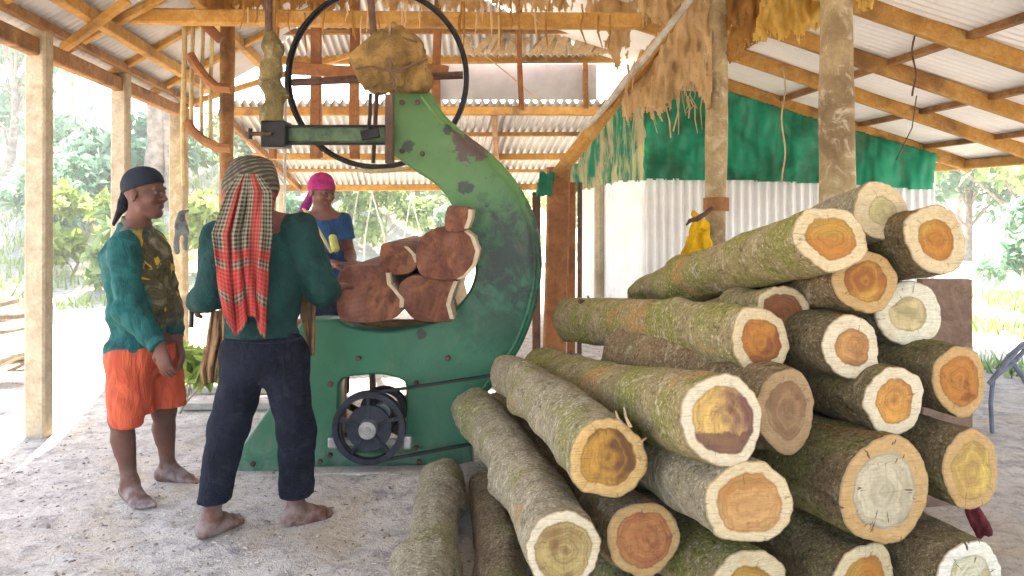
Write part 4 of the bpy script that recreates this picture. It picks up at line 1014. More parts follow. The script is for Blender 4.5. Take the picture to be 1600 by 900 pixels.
def foot(s,ank,dr,sgn,L=.245):
    """ank: ankle joint; dr: horizontal toe direction; sgn: +1 big toe on the r side"""
    d=Vector((dr[0],dr[1],0)).normalized(); r=V(d.y,-d.x,0)*sgn; g=V(ank.x,ank.y,0)
    s.cap(ank,g-d*.035+V(0,0,.045),.036,.034,.03); s.cap(g-d*.035+V(0,0,.032),g+d*.06+V(0,0,.040),.031,.031,.03)
    s.cap(ank+d*.01-V(0,0,.01),g+d*.12+V(0,0,.030),.034,.024,.03)
    s.cap(g+d*.02+V(0,0,.030),g+d*.135+r*.022+V(0,0,.024),.030,.024,.02); s.cap(g+d*.02-r*.008+V(0,0,.028),g+d*.115-r*.030+V(0,0,.020),.027,.020,.02)
    for k,(o,l0,l1,rr) in enumerate(((.033,.140,.192,.0135),(.012,.145,.188,.0105),(-.006,.140,.178,.0098),(-.022,.132,.166,.0094),(-.037,.120,.150,.0090))):
        s.cap(g+d*l0+r*o+V(0,0,rr+.006),g+d*l1+r*(o+.003)+V(0,0,rr),rr,rr*.92,.006)
def torso(s,J,F_,k=.05,chest=(.165,.105,.17),belly=(.145,.105,.15),pel=(.158,.115,.115)):
    U=(J['chest']-J['pelvis']).normalized(); F_=Vector(F_); F_=(F_-U*F_.dot(U)).normalized(); R_=F_.cross(U); A=(R_,F_,U)
    s.ell(J['chest'],chest,A,k); s.ell(J['belly'],belly,A,k); s.ell(J['pelvis'],pel,A,k)
    for e in 'LR': s.cap(J['neck'],J['sh'+e],.052,.058,.045)
def arm(s,J,e,ru=(.054,.042),rf=(.041,.028),k=.025):
    s.cap(J['sh'+e],J['el'+e],ru[0],ru[1],k); s.cap(J['el'+e],J['wr'+e],rf[0],rf[1],k)
    m=J['el'+e].lerp(J['wr'+e],.28); s.cap(J['el'+e],m,rf[0],rf[0]*1.02,k)
def leg(s,J,e,rt=(.085,.056),rs=(.054,.036),k=.03,calf=True):
    s.cap(J['hip'+e],J['kn'+e],rt[0],rt[1],k); s.cap(J['kn'+e],J['an'+e],rs[0],rs[1],k)
def calf(s,J,e,back):
    m=J['kn'+e].lerp(J['an'+e],.32)+Vector(back)*.018; s.cap(m,m.lerp(J['an'+e],.25),.050,.040,.03)

def person(label,group=None): 
    o=empty('person'); tag(o,label,'person',group); return o
SK=skin_mat('brown_skin',(.125,.052,.034)); SK2=skin_mat('sunburnt_skin',(.155,.062,.04))
M['eye']=plain('eye_white',(.12,.09,.075),.8,0,.05,5,0); M['iris']=plain('eye_dark',(.02,.012,.01),.2,0,.1,5,0)
def eyes(par,c,f,u,sc=1):
    f=Vector(f).normalized(); u=Vector(u).normalized(); r=f.cross(u).normalized(); u=r.cross(f)
    for e in(-1,1):
        p=c+f*.079*sc+r*.031*e*sc+u*.010*sc
        o=MB(); q=[]
        s=SDF(); s.cap(p,p+V(0,0,.0001),.0125,.0125,.002); b=sdf_obj('eye',s,.003,M['eye'],par)
        s=SDF(); s.cap(p+f*.0085,p+f*.0086,.0056,.0056,.002); sdf_obj('iris',s,.0016,M['iris'],b)
        MB().tube([p+f*.006+u*.020-r*.018*e*0+r*.014,p+f*.009+u*.024,p+f*.006+u*.020-r*.014],.0035,6).build('eyebrow',M['iris'],par)

# ---- man 1 : teal shirt, orange shorts, facing right
J={k:P(*v) for k,v in dict(head=(226,303,3.84),neck=(213,358,3.86),chest=(215,412,3.86),belly=(222,478,3.85),pelvis=(222,540,3.86),
 shR=(193,388,3.70),shL=(238,384,4.02),elR=(201,482,3.66),elL=(262,474,4.08),wrR=(250,541,3.60),wrL=(277,528,3.93),
 hipR=(205,560,3.79),hipL=(243,558,3.95),knR=(190,652,3.76),knL=(256,640,3.93),anR=(203,757,3.78),anL=(262,729,4.03)).items()}
F1=V(.92,-.38,0)
p1=empty('person',G(225,3.86)); tag(p1,'barefoot man in teal shirt and orange shorts standing at left with his hands low','person')
b=SDF(); head(b,J['head'],V(1,-.14,-.04),V(-.04,0,1)); b.cap(J['neck'],J['head']+V(-.02,0,-.06),.060,.054,.025)
torso(b,J,F1,chest=(.165,.125,.17),belly=(.15,.14,.16),pel=(.16,.135,.12))
for e in 'LR': arm(b,J,e); leg(b,J,e,(.086,.058),(.056,.034)); calf(b,J,e,(-.9,.3,0))
hand(b,J['wrR'],V(.25,0,-1),V(-.3,-1,0),1,.5); hand(b,J['wrL'],V(.35,-.1,-1),V(.9,.3,0),-1,.5)
foot(b,J['anR'],(.75,-.66),-1); foot(b,J['anL'],(.98,-.2),1)
b.cap(J['anR'],J['anR']+V(0,0,.02),.037,.037,.02); 
sdf_obj('body',b,.0058,SK,p1); eyes(p1,J['head'],V(1,-.14,-.04),V(-.04,0,1))
s=SDF(); torso(s,J,F1,chest=(.182,.142,.185),belly=(.170,.160,.17),pel=(.172,.152,.13),k=.06)
for e in 'LR': arm(s,J,e,(.070,.062),(.060,.044),.03)
s.cap(J['neck'],J['neck']+V(0,0,.01),.072,.068,.04)
s.cut(P(220,352,3.86),(.25,-.1,1),.14); s.cut(J['pelvis']+V(0,0,-.030),(0,0,-1)); s.cut(J['wrR'],J['wrR']-J['elR'],.12); s.cut(J['wrL'],J['wrL']-J['elL'],.12)
def shirt1():
    n=NT('teal_printed_shirt'); co=n.coord('Object'); sep=n.n('ShaderNodeSeparateXYZ',ins={0:co})
    # forward distance from the chest centre
    fx=n.math('ADD',n.math('MULTIPLY',n.math('SUBTRACT',sep.outputs[0],J['chest'].x),.97),n.math('MULTIPLY',n.math('SUBTRACT',sep.outputs[1],3.86),-.25))
    a=n.noise(co,9,5,.6,1.0); b=n.noise(co,14,4,.65,1.5)
    teal=n.mix(n.step(a,.3,.7),(.009,.060,.056),(.016,.105,.098))
    camo=n.ramp(a,[(.34,(.035,.03,.02)),(.44,(.10,.085,.03)),(.50,(.055,.045,.03)),(.58,(.15,.125,.06)),(.66,(.22,.20,.15))])
    camo=n.mix(n.step(n.noise(co,7,3,.6,1.0),.60,.62),camo,(.50,.32,.02))
    m=n.step(n.math('ADD',fx,n.math('MULTIPLY',n.math('SUBTRACT',a,.5),.09)),.010,.03)
    zz=n.step(sep.outputs[2],.80,.92); zt=n.step(sep.outputs[2],1.36,1.28); m=n.math('MULTIPLY',n.math('MULTIPLY',m,zz),zt)
    ym=n.step(sep.outputs[1],3.715,3.74); m=n.math('MULTIPLY',m,ym)
    col=n.mix(m,teal,camo); wv=n.noise(n.mapping(co,(8,8,5)),1.6,4,.55,1.5)
    return n.finish(col,.85,n.bump(wv,.6,.035),0,.2)
sdf_obj('shirt',s,.009,shirt1(),p1,nz=.0050,nf=(11,11,15),seed=3)
s=SDF(); s.cap(J['neck']+V(.0,0,.025),J['neck']+V(0,0,.04),.074,.070,.02); s.cut(J['neck']+V(0,0,.052),(.25,-.1,1)); s.cut(J['neck']+V(0,0,.012),(-.25,.1,-1))
sdf_obj('collar',s,.006,cloth('collar_cloth',(.11,.12,.06)),p1)
s=SDF(); A_=(V(.38,.92,0).normalized(),V(.92,-.38,0).normalized(),V(0,0,1)); s.ell(J['pelvis']+V(0,0,-.03),(.178,.160,.14),A_,.05)
for e,hz in (('R',662),('L',634)):
    kk=J['kn'+e]; hp=J['hip'+e]; low=hp.lerp(kk,.98); s.cap(hp,low+V(.045 if e=='R' else .03,0,0),.112,.100 if e=='R' else .090,.04)
s.cut(J['pelvis']+V(0,0,.012),(0,0,1)); s.cut(V(J['knR'].x,J['knR'].y,P(0,662,3.76).z),(0,.1,-1),.23); s.cut(V(J['knL'].x,J['knL'].y,P(0,633,3.93).z),(0,0,-1),.2)
def orange():
    n=NT('orange_shorts'); co=n.coord(); w_=n.noise(n.mapping(co,(10,10,3)),1.4,4,.55,1.2)
    col=n.mix(n.step(w_,.35,.65),(.40,.052,.018),(.58,.10,.038)); return n.finish(col,.75,n.bump(w_,.7,.04),0,.3,.12)
sdf_obj('shorts',s,.009,orange(),p1,nz=.0042,nf=(15,15,4),seed=8)
# dark cap with a neck tail
hc=J['head']; f=V(1,-.14,-.04).normalized(); s=SDF(); r_=f.cross(V(0,0,1)); A_=(f,r_,V(0,0,1))
s.ell(hc+V(-.012,0,.038),(.110,.088,.100),A_,.02); s.cut(hc+V(.03,0,.040),(.30,0,-1))
sdf_obj('cap',s,.006,cloth('navy_cloth',(.016,.02,.028),.3,.5),p1,nz=.002,nf=(20,20,20))
s=SDF(); s.cap(hc+V(-.098,0,.015),hc+V(-.112,.01,-.055),.028,.034,.02,1.6,(1,0,0)); s.cap(hc+V(-.112,.01,-.055),hc+V(-.165,.02,-.15),.034,.012,.02,2,(1,0,.3))
sdf_obj('cap_tail',s,.006,M['iris'] if False else cloth('navy_tail',(.014,.017,.024),.3,.5),p1,nz=.002)

# ---- man 2 : back to the camera, plaid scarf, navy trousers
J={k:P(*v) for k,v in dict(head=(393,296,3.40),neck=(403,346,3.38),chest=(407,408,3.40),belly=(410,478,3.39),pelvis=(410,545,3.38),
 shL=(342,368,3.40),shR=(467,356,3.38),elL=(326,462,3.33),elR=(503,452,3.40),wrL=(306,474,3.60),wrR=(520,452,3.66),
 hipL=(384,560,3.38),hipR=(444,560,3.38),knL=(358,668,3.38),knR=(462,668,3.36),anL=(329,808,3.36),anR=(463,795,3.48)).items()}
F2=V(.0,1,0)
p2=empty('person',G(405,3.4)); tag(p2,'barefoot man seen from behind in dark teal shirt, navy trousers and plaid headscarf','person')
fh=V(-.25,1,-.15)
b=SDF(); head(b,J['head'],fh,V(0,.1,1)); b.cap(J['neck'],J['head']+V(0,-.01,-.06),.060,.054,.025)
torso(b,J,F2,chest=(.16,.11,.17),belly=(.14,.105,.15))
for e in 'LR': arm(b,J,e); leg(b,J,e)
hand(b,J['wrL'],V(-.2,1,-.1),V(-1,0,.2),-1,1.3); hand(b,J['wrR'],V(.3,1,.1),V(0,0,1),-1,.4)
foot(b,J['anL'],(.45,.9),-1); foot(b,J['anR'],(.80,.6),-1)
sdf_obj('body',b,.0058,SK2,p2); eyes(p2,J['head'],fh,V(0,.1,1))
s=SDF(); torso(s,J,F2,chest=(.178,.128,.185),belly=(.165,.13,.17),pel=(.178,.135,.13),k=.06)
for e in 'LR': arm(s,J,e,(.070,.062),(.058,.045),.03)
s.cut(J['pelvis']+V(0,0,.055),(.05,0,-1)); s.cut(J['neck']+V(0,0,.03),(0,0,1),.12); s.cut(J['wrL']-V(0,.05,0),J['wrL']-J['elL'],.12); s.cut(J['wrR'],J['wrR']-J['elR'],.12)
sdf_obj('shirt',s,.009,cloth('dark_teal_shirt',(.010,.040,.036),.3,.6,(.03,.05,.05)),p2,nz=.0055,nf=(11,11,16),seed=5)
s=SDF(); s.ell(J['pelvis']+V(0,0,-.01),(.175,.135,.13),X3,.05)
for e,hy in (('L',782),('R',777)):
    hp,kn,an=J['hip'+e],J['kn'+e],J['an'+e]; s.cap(hp,kn,.104,.082,.04); s.cap(kn,an,.080,.074,.03)
s.cut(J['pelvis']+V(0,0,.095),(0,0,1))
s.cut(P(335,782,3.37),(0,0,-1),.22); s.cut(P(463,777,3.43),(0,0,-1),.22)
M['navy']=cloth('navy_trousers',(.008,.009,.018),.4,.9,(.035,.034,.05))
sdf_obj('trousers',s,.009,M['navy'],p2,nz=.0038,nf=(16,16,12),seed=11)
MB().tube([P(352,530,3.245),P(380,534,3.235),P(415,536,3.23),P(450,534,3.235),P(474,528,3.25)],.010,8,flat=.5).build('waistband',M['navy'],p2,True)
# plaid
def plaid(name,redness):
    n=NT(name); uv=n.coord('UV'); sep=n.n('ShaderNodeSeparateXYZ',ins={0:uv}); u=sep.outputs[0]; v=sep.outputs[1]
    def bands(c,f,lo): 
        fr=n.math('FRACT',n.math('MULTIPLY',c,f)); return n.math('GREATER_THAN',fr,lo)
    a=bands(u,17,.5); b=bands(v,24,.5)
    dark=(.022,.022,.02); pale=(.30,.26,.18); red=(.40,.014,.016)
    col=n.mix(a,pale,dark); col2=n.mix(b,pale,dark); base=n.mix(.5,col,col2)
    fine=n.math('MULTIPLY',bands(u,51,.5),bands(v,60,.5)); base=n.mix(n.math('MULTIPLY',fine,.5),base,dark)
    rn=n.noise(n.n('ShaderNodeCombineXYZ',ins={0:n.math('MULTIPLY',u,2.2),1:n.math('MULTIPLY',v,1.2),2:0}).outputs[0],2.0,2,.5)
    low=n.step(v,.72,.80); rr=n.math('MAXIMUM',n.math('MULTIPLY',bands(n.math('ADD',u,.12),1.9,.62),.8),n.math('MULTIPLY',low,n.math('SUBTRACT',.95,n.math('MULTIPLY',bands(v,3.2,.72),.8))))
    rr=n.math('MULTIPLY',rr,redness)
    base=n.mix(rr,base,n.mix(.25,red,base)); 
    return n.finish(base,.9,n.bump(n.noise(n.coord(),200,2),.2,.003),0,.15,.1)
# turban shell
hc=J['head']; s=SDF(); f=fh.normalized(); r_=f.cross(V(0,0,1)).normalized(); u_=r_.cross(f); A_=(f,r_,u_)
s.ell(hc+u_*.030-f*.012,(.128,.118,.118),A_,.03)
s.cap(hc-f*.06-u_*.03-r_*.03,hc-f*.09-u_*.09-r_*.015,.075,.05,.05); s.cap(hc-r_*.04-f*.04,hc-r_*.05-u_*.10-f*.05,.07,.055,.04); s.cap(hc+r_*.05-f*.05,hc+r_*.05-u_*.10-f*.055,.065,.05,.04)
s.cut(hc+f*.06+u_*.03,f*.8-u_*.7)
def wrap_mat():
    n=NT('checked_headscarf'); co=n.coord(); m=n.mapping(co,(1,1,1),(.3,.5,.4),tuple(-x for x in hc))
    sep=n.n('ShaderNodeSeparateXYZ',ins={0:m}); 
    wn=n.math('MULTIPLY',n.noise(co,7,2,.5),.03)
    fa=n.math('FRACT',n.math('MULTIPLY',n.math('ADD',sep.outputs[2],wn),48)); fb=n.math('FRACT',n.math('MULTIPLY',n.math('ADD',sep.outputs[0],wn),30))
    a=n.step(fa,.40,.5); b=n.step(fb,.45,.55)
    col=n.mix(n.math('MULTIPLY',a,.85),(.17,.14,.095),(.028,.024,.02)); col=n.mix(n.math('MULTIPLY',b,.45),col,(.05,.045,.035))
    z=n.n('ShaderNodeSeparateXYZ',ins={0:co}).outputs[2]
    low=n.math('MULTIPLY',n.step(z,1.53,1.47),n.step(fb,.3,.4)); col=n.mix(n.math('MULTIPLY',low,.8),col,(.36,.03,.035))
    return n.finish(col,.9,n.bump(n.noise(n.mapping(co,(6,6,18)),1.5,3,.5,1),.7,.03),0,.15)
sdf_obj('headscarf',s,.007,wrap_mat(),p2,nz=.003,nf=(14,14,24),seed=2)
# hanging tail with folds
def tail(name,left,right,y0_,y1_,Ytop,Ybot,folds,amp,mat,parent,seed,tip):
    nu,nv=60,70; vs=[];fs=[];uv=[]
    for j in range(nv+1):
        t=j/nv; py=y0_+(y1_-y0_)*t
        xl=np.interp(t,*zip(*left)); xr=np.interp(t,*zip(*right))
        for i in range(nu+1):
            a=i/nu; px=xl+(xr-xl)*a; pyy=py+tip(a)*t**3
            spread=.35+.65*min(1,t*2.0)
            Y=Ytop+(Ybot-Ytop)*sm(t,0,.4)+amp*spread*(.6+.9*abs(noise.noise(V(a*3,t*1.5,seed+3))))*math.sin(a*folds*6.283+5.5*noise.noise(V(a*1.6,t*1.3,seed))+seed)+.006*noise.noise(V(a*14,t*5,seed))+.012*noise.noise(V(a*5,t*4,seed))
            vs.append(P(px+1.5*math.sin(a*folds*6.283*1+seed+1.5),pyy,Y)); uv.append((a*1.15,t*1.5))
    for j in range(nv):
        for i in range(nu): q=j*(nu+1)+i; fs.append((q,q+1,q+nu+2,q+nu+1))
    o=mesh_from(name,vs,fs,mat,parent,True)
    l=o.data.uv_layers.new(name='UVMap')
    for lp in o.data.loops: l.data[lp.index].uv=uv[lp.vertex_index]
    m=o.modifiers.new('solid','SOLIDIFY'); m.thickness=.004; return o
M['plaid']=plaid('plaid_scarf',1.0)
tail('scarf_tail',[(0,374),(.12,354),(.4,331),(.6,337),(.8,343),(1,352)],[(0,404),(.12,424),(.4,425),(.6,419),(.8,415),(1,413)],272,505,3.25,3.225,3.6,.020,M['plaid'],p2,2,lambda a:18*math.sin(a*6.283*1.25-.6)+10*a)
# apron worn in front, edges showing at both sides
M['leather']=cloth('brown_leather',(.22,.125,.06),.35,.6,(.10,.05,.03))
tail('apron',[(0,462),(.3,466),(.7,474),(1,482)],[(0,476),(.3,492),(.7,493),(1,490)],428,552,3.50,3.50,1,.02,M['leather'],p2,5,lambda a:4*a)
tail('apron',[(0,330),(.4,322),(.8,312),(1,316)],[(0,345),(.4,345),(.8,338),(1,336)],485,602,3.50,3.52,1,.02,M['leather'],p2,7,lambda a:-6*a)
# tool in his hand
o=MB().tube([P(300,468,3.66),P(299,512,3.64)],.011,8).build('hand_tool',M['iron'],None,True); tag(o,'short black rod gripped in the left fist of the worker with the plaid scarf','tool')

# ---- man 3 : magenta headscarf, behind the saw
J={k:P(*v) for k,v in dict(head=(503,300,5.4),neck=(505,334,5.42),chest=(508,372,5.42),belly=(510,415,5.4),pelvis=(508,458,5.4),
 shR=(478,348,5.40),shL=(535,348,5.45),elR=(486,402,5.3),elL=(546,398,5.45),wrR=(522,413,5.08),wrL=(552,412,5.16),
 hipR=(492,468,5.4),hipL=(524,468,5.4),knR=(490,558,5.38),knL=(527,558,5.38),anR=(488,0,5.4),anL=(530,0,5.4)).items()}
J['anR'].z=.08; J['anL'].z=.08
J['anR'].x=P(488,0,5.4).x; J['anL'].x=P(530,0,5.4).x
p3=empty('person',G(505,5.4)); tag(p3,'man in blue t-shirt and magenta headscarf working behind the saw','person')
fh=V(.75,-.65,-.25); F3=V(.3,-.95,0)
b=SDF(); head(b,J['head'],fh,V(.15,-.1,1)); b.cap(J['neck'],J['head']+V(-.01,.01,-.06),.058,.052,.025); torso(b,J,F3,chest=(.155,.105,.17),belly=(.135,.10,.15))
for e in 'LR': arm(b,J,e,(.050,.040),(.038,.027)); leg(b,J,e)
hand(b,J['wrR'],V(.9,-.2,0),V(0,0,1),1,.4); hand(b,J['wrL'],V(.7,-.5,0),V(0,0,1),-1,.4)
foot(b,J['anR'],(0,-1),1); foot(b,J['anL'],(.2,-1),-1)
sdf_obj('body',b,.0065,SK2,p3); eyes(p3,J['head'],fh,V(.15,-.1,1))
s=SDF(); torso(s,J,F3,chest=(.172,.122,.18),belly=(.155,.12,.165),pel=(.165,.13,.12),k=.055)
for e in 'LR': s.cap(J['sh'+e],J['sh'+e].lerp(J['el'+e],.55),.068,.066,.03)
s.cut(J['neck']+V(0,0,.005),(.2,-.5,1),.12); s.cut(J['pelvis'],(0,0,-1))
for e in 'LR': s.cut(J['sh'+e].lerp(J['el'+e],.55),J['el'+e]-J['sh'+e],.1)
sdf_obj('shirt',s,.010,cloth('blue_tshirt',(.025,.075,.19),.35,.6,(.02,.09,.09)),p3,nz=.004,nf=(12,12,9),seed=6)
s=SDF(); s.ell(J['pelvis'],(.170,.13,.13),X3,.05)
for e in 'LR': s.cap(J['hip'+e],J['kn'+e],.10,.085,.04); s.cap(J['kn'+e],J['an'+e],.082,.07,.03)
s.cut(J['pelvis']+V(0,0,.04),(0,0,1)); s.cut(V(0,0,.14),(0,0,-1))
sdf_obj('trousers',s,.012,M['navy'],p3,nz=.005)
hc=J['head']; f=fh.normalized(); r_=f.cross(V(0,0,1)).normalized(); u_=r_.cross(f); A_=(f,r_,u_); s=SDF()
s.ell(hc+u_*.036-f*.010,(.108,.088,.098),A_,.02); s.cap(hc-f*.07+u_*.01,hc-f*.10-u_*.03,.045,.03,.03)
s.cut(hc+f*.05+u_*.028,-u_+f*.35)
M['magenta']=cloth('magenta_cloth',(.36,.025,.14),.3,.6)
sdf_obj('headscarf',s,.006,M['magenta'],p3,nz=.003,nf=(18,18,18))
s=SDF(); s.cap(hc-f*.10-u_*.02,P(478,322,5.5),.030,.03,.02); s.cap(P(478,322,5.5),P(466,338,5.48),.03,.012,.02)
sdf_obj('scarf_knot',s,.007,cloth('plum_cloth',(.20,.015,.12),.3,.5),p3)
MB().tube([P(474,326,5.24),P(490,345,5.20),P(505,372,5.2),P(518,395,5.2)],.014,8,flat=.5).build('bag_strap',cloth('straw_cloth',(.62,.50,.22)),p3,True)
s=SDF(); s.cap(P(520,372,5.2),P(524,388,5.17),.028,.03,.03)
sdf_obj('chest_pouch',s,.008,cloth('lime_cloth',(.42,.42,.12),.4,.4),p3,nz=.004)

# ------------------------------------------------------------------ offcuts, rails, far-left heap
k=0
for (a,b_,Y,lab) in (((285,618),(432,612),6.0,'pale rail plank on the ground left of the saw, farther one'),((285,645),(432,640),5.5,'pale rail plank on the ground left of the saw, nearer one')):
    A=P(*a,Y); B=P(*b_,Y); A.z=B.z=.03; o=MB().beam(A,B,.09,.05,seg=4,wob=.004).build('plank',M['greywood']); tag(o,lab,'plank')
hp=[]; slab0=None
for i in range(30):
    if slab0 is None: slab0=MB().beam(V(-.5,0,0),V(.5,0,0),.12,.03,seg=4,wob=.01).build('waste_slab',wood_mat('weathered_slab',(.26,.19,.12),(.42,.33,.23),(.12,.08,.05),.6)); o=slab0
    else: o=slab0.copy(); C.objects.link(o)
    lay=i//6; y=random.uniform(5.1,6.9); x=-3.75-.03*y-random.uniform(0,.8)-.2*lay*.3
    o.location=(x,y,.04+lay*.17+random.uniform(-.03,.03)); o.rotation_euler=(random.uniform(-.3,.3),random.uniform(-.4,.4),random.uniform(-1.4,1.4)); o.scale=(random.uniform(.35,.75),random.uniform(.7,1.5),random.uniform(.8,1.4))
    tag(o,'weathered waste slab in the heap left of the nearest shed post','slab','waste slabs in the left heap')

# ------------------------------------------------------------------ VEGETATION
def leaf_mat(name,c,c2,tr=.55):
    n=NT(name); at=n.n('ShaderNodeAttribute',attribute_name='tone'); g=at.outputs['Fac']
    col=n.mix(g,c,c2); return n.finish(col,.6,None,0,.3,tr)
LM=[leaf_mat('leaf_green',(.10,.19,.045),(.42,.52,.22)),leaf_mat('leaf_bluegreen',(.08,.20,.11),(.36,.52,.36)),leaf_mat('leaf_lime',(.18,.28,.04),(.48,.56,.15)),leaf_mat('leaf_dark',(.025,.06,.025),(.07,.13,.05))]
def leaves(name,clumps,n,size,mat,parent,droop=.3):
    """clumps: (center, radius xyz)"""
    wts=np.array([c[1][0]*c[1][1]*c[1][2] for c in clumps])**.7; wts/=wts.sum()
    ci=rng.choice(len(clumps),n,p=wts); cen=np.array([list(clumps[i][0]) for i in ci]); rad=np.array([list(clumps[i][1]) for i in ci])
    d=rng.normal(size=(n,3)); d/=np.linalg.norm(d,axis=1)[:,None]; rr=rng.random(n)**.45
    p=cen+d*rad*rr[:,None]; L=size*rng.uniform(.6,1.4,n)
    ax=rng.normal(size=(n,3)); ax[:,2]-=droop; ax/=np.linalg.norm(ax,axis=1)[:,None]
    nn=rng.normal(size=(n,3)); nn[:,2]+=1.0; sd=np.cross(ax,nn); sd/=np.linalg.norm(sd,axis=1)[:,None]+1e-6; up=np.cross(sd,ax)
    W=L*.27
    v=np.empty((n,5,3)); v[:,0]=p; v[:,1]=p+ax*(L*.45)[:,None]+sd*W[:,None]+up*(L*.06)[:,None]; v[:,2]=p+ax*L[:,None]-up*(L*.12)[:,None]
    v[:,3]=p+ax*(L*.45)[:,None]-sd*W[:,None]+up*(L*.06)[:,None]; v[:,4]=p+ax*(L*.5)[:,None]-up*(L*.03)[:,None]
    me=bpy.data.meshes.new(name); base=np.arange(n)[:,None]*5
    f=np.concatenate([base+np.array([[0,1,4]]),base+np.array([[1,2,4]]),base+np.array([[0,4,3]]),base+np.array([[4,2,3]])],0)
    me.from_pydata(v.reshape(-1,3).tolist(),[],f.tolist()); 
    tone=np.repeat(np.clip(rng.normal(.5,.3,n)+.25*np.sin(ci*2.1),0,1),5)
    at=me.attributes.new('tone','FLOAT','POINT'); at.data.foreach_set('value',tone.astype(np.float32))
    return link(name,me,mat,parent)
def tree(x,y,H,cr,mat,label,n=2600,ls=.22,nclump=12,trunk_r=.12,name='tree',lean_=0,low=.35,group=None):
    z0=gh(x,y); o=empty(name,(x,y,z0)); tag(o,label,'tree' if name!='shrub' else 'shrub',group)
    pts=[V(x+lean_*t+.15*math.sin(3*t+x),y+.1*math.sin(4*t),z0-.1+H*.75*t) for t in np.linspace(0,1,9)]
    m=MB().tube(pts,[trunk_r*(1-.7*t) for t in np.linspace(0,1,9)],9,jit=.06)
    cl=[]
    for k in range(nclump):
        a=random.uniform(0,6.28); h=random.uniform(low,1.0); q=cr*random.uniform(.2,.95)*(1.1-.5*abs(h-.6)); c=V(x+lean_*.8+q*math.cos(a),y+q*math.sin(a),z0+H*h)
        rr=cr*random.uniform(.28,.5); cl.append((c,(rr,rr,rr*.75)))
        st=pts[int(min(8,max(1,h*.75*8)))]; m.tube([st,(st+c)/2+V(0,0,.12),c],[trunk_r*.35,trunk_r*.2,trunk_r*.06],6)
    m.build('trunk',M['bark_tree'],o,True)
    leaves('crown',cl,n,ls,mat,o)
    return o
M['bark_tree']=plain('tree_bark',(.28,.22,.17),.9,0,.4,6,.6)
TR=[(-12.5,19,5.5,2.2,1,'broad blue-green tree high on the left bank at the frame edge'),(-9.0,17,4.5,1.9,1,'bushy blue-green tree on the bank between the first two posts'),
 (-10.5,24,7.5,2.8,0,'tall green tree behind the bank at far left'),(-6.8,20,5.5,2.0,0,'rounded green tree beyond the second post'),
 (-4.4,24,7,2.6,1,'tall pale tree behind the branch rack'),(-1.6,27,5.5,2.7,0,'leafy tree straight behind the worker in magenta'),
 (2.0,30,7,3.0,2,'lime-tinted tree far behind the saw throat'),(-2.4,34,8,3.2,1,'big tree closing the view behind the rear shed'),
 (6.0,33,8,3.4,1,'tall tree far behind the white shed'),(11.5,17,6.5,2.3,0,'green tree overhanging at the right edge'),(16.5,28,8,3.3,1,'wide pale tree far off at right'),
 (13.0,22,5.5,2.2,1,'middle-distance tree at right beyond the storage shed'),(-16,28,9,3.5,0,'tall tree at the far upper left'),(-6.0,32,9,3.4,0,'tall tree behind the left bank, centre'),
 (-20,20,7,3.0,1,'outermost tree beyond the left frame edge'),(21,24,7,3,0,'outermost tree beyond the right frame edge'),(9.5,38,9,3.6,0,'distant tree peeping over the shed eave')]
for (x,y,H,cr,mi,lab) in TR:
    if -9.6<x<8 and y>16: H=min(H,(1.42+.135*y-gh(x,y))/1.18)
    tree(x,y,H,cr,LM[mi],lab,n=2600,ls=.30,nclump=13,low=.30)
# thick bare trunk beyond the posts
o=empty('tree',(-7.0,15,gh(-7.0,15))); tag(o,'leaning grey twin-stemmed trunk seen between the second and third posts','tree')
MB().tube([V(-7.05,15,gh(-7,15)-.2),P(238,300,15),P(246,220,15),P(243,100,15),P(238,20,15)],[.24,.20,.19,.18,.14],12,jit=.06).build('trunk',M['bark_tree'],o,True)
MB().tube([P(262,330,15),P(268,265,15),P(262,200,15),P(262,80,15)],[.13,.12,.12,.10],10,jit=.06).build('trunk',M['bark_tree'],o,True)
leaves('crown',[(P(245,60,15),(1.3,1.2,.9)),(P(210,20,15),(1.0,1,.8))],1300,.28,LM[1],o)
# shrubs on the bank and along the rear
SH=[(-9.4,11.5,1.3,1.0,0,'leafy shrub at the far left edge behind the waste heap'),(-7.6,13.5,1.6,1.0,2,'lime-leaved shrub behind the nearest post'),(-6.3,12.5,1.3,.8,0,'low green shrub behind the man in orange shorts'),
 (-5.6,14.5,1.4,.9,2,'yellow-green shrub between the second and third posts'),(-8.9,15.0,1.6,1.2,1,'broad blue-green shrub on the bank at left'),(-4.6,16,1.3,.9,1,'shrub at the foot of the bank behind the third post'),
 (-3.0,19,1.8,1.2,0,'green shrub under the rear roof eave at left'),(-1.2,20,1.9,1.3,1,'pale shrub directly behind the magenta headscarf'),(.4,21,1.8,1.2,2,'lime shrub seen through the saw throat'),(-4.2,20,2.0,1.3,0,'green shrub behind the hanging guide post'),
 (9.3,13.5,1.5,1.1,1,'blue-green shrub right of the storage shed'),(11.4,15,1.6,1.2,0,'green shrub farther right along the frame edge'),(10.2,20,1.8,1.4,0,'shrub in the sunny gap right of the shed'),(2.2,24,2.0,1.5,0,'shrub glimpsed past the rear corner post')]
for (x,y,H,cr,mi,lab) in SH: tree(x,y,H,cr*.8,LM[mi],lab,n=1300,ls=.20,nclump=9,trunk_r=.03,name='shrub',low=.2)
# small yellow-green plant between the two men
tree(G(305,5.3).x,5.3,.50,.10,LM[2],'small yellowish plant on the ground between the two standing workers',n=160,ls=.13,nclump=5,trunk_r=.012,name='shrub',low=.45)
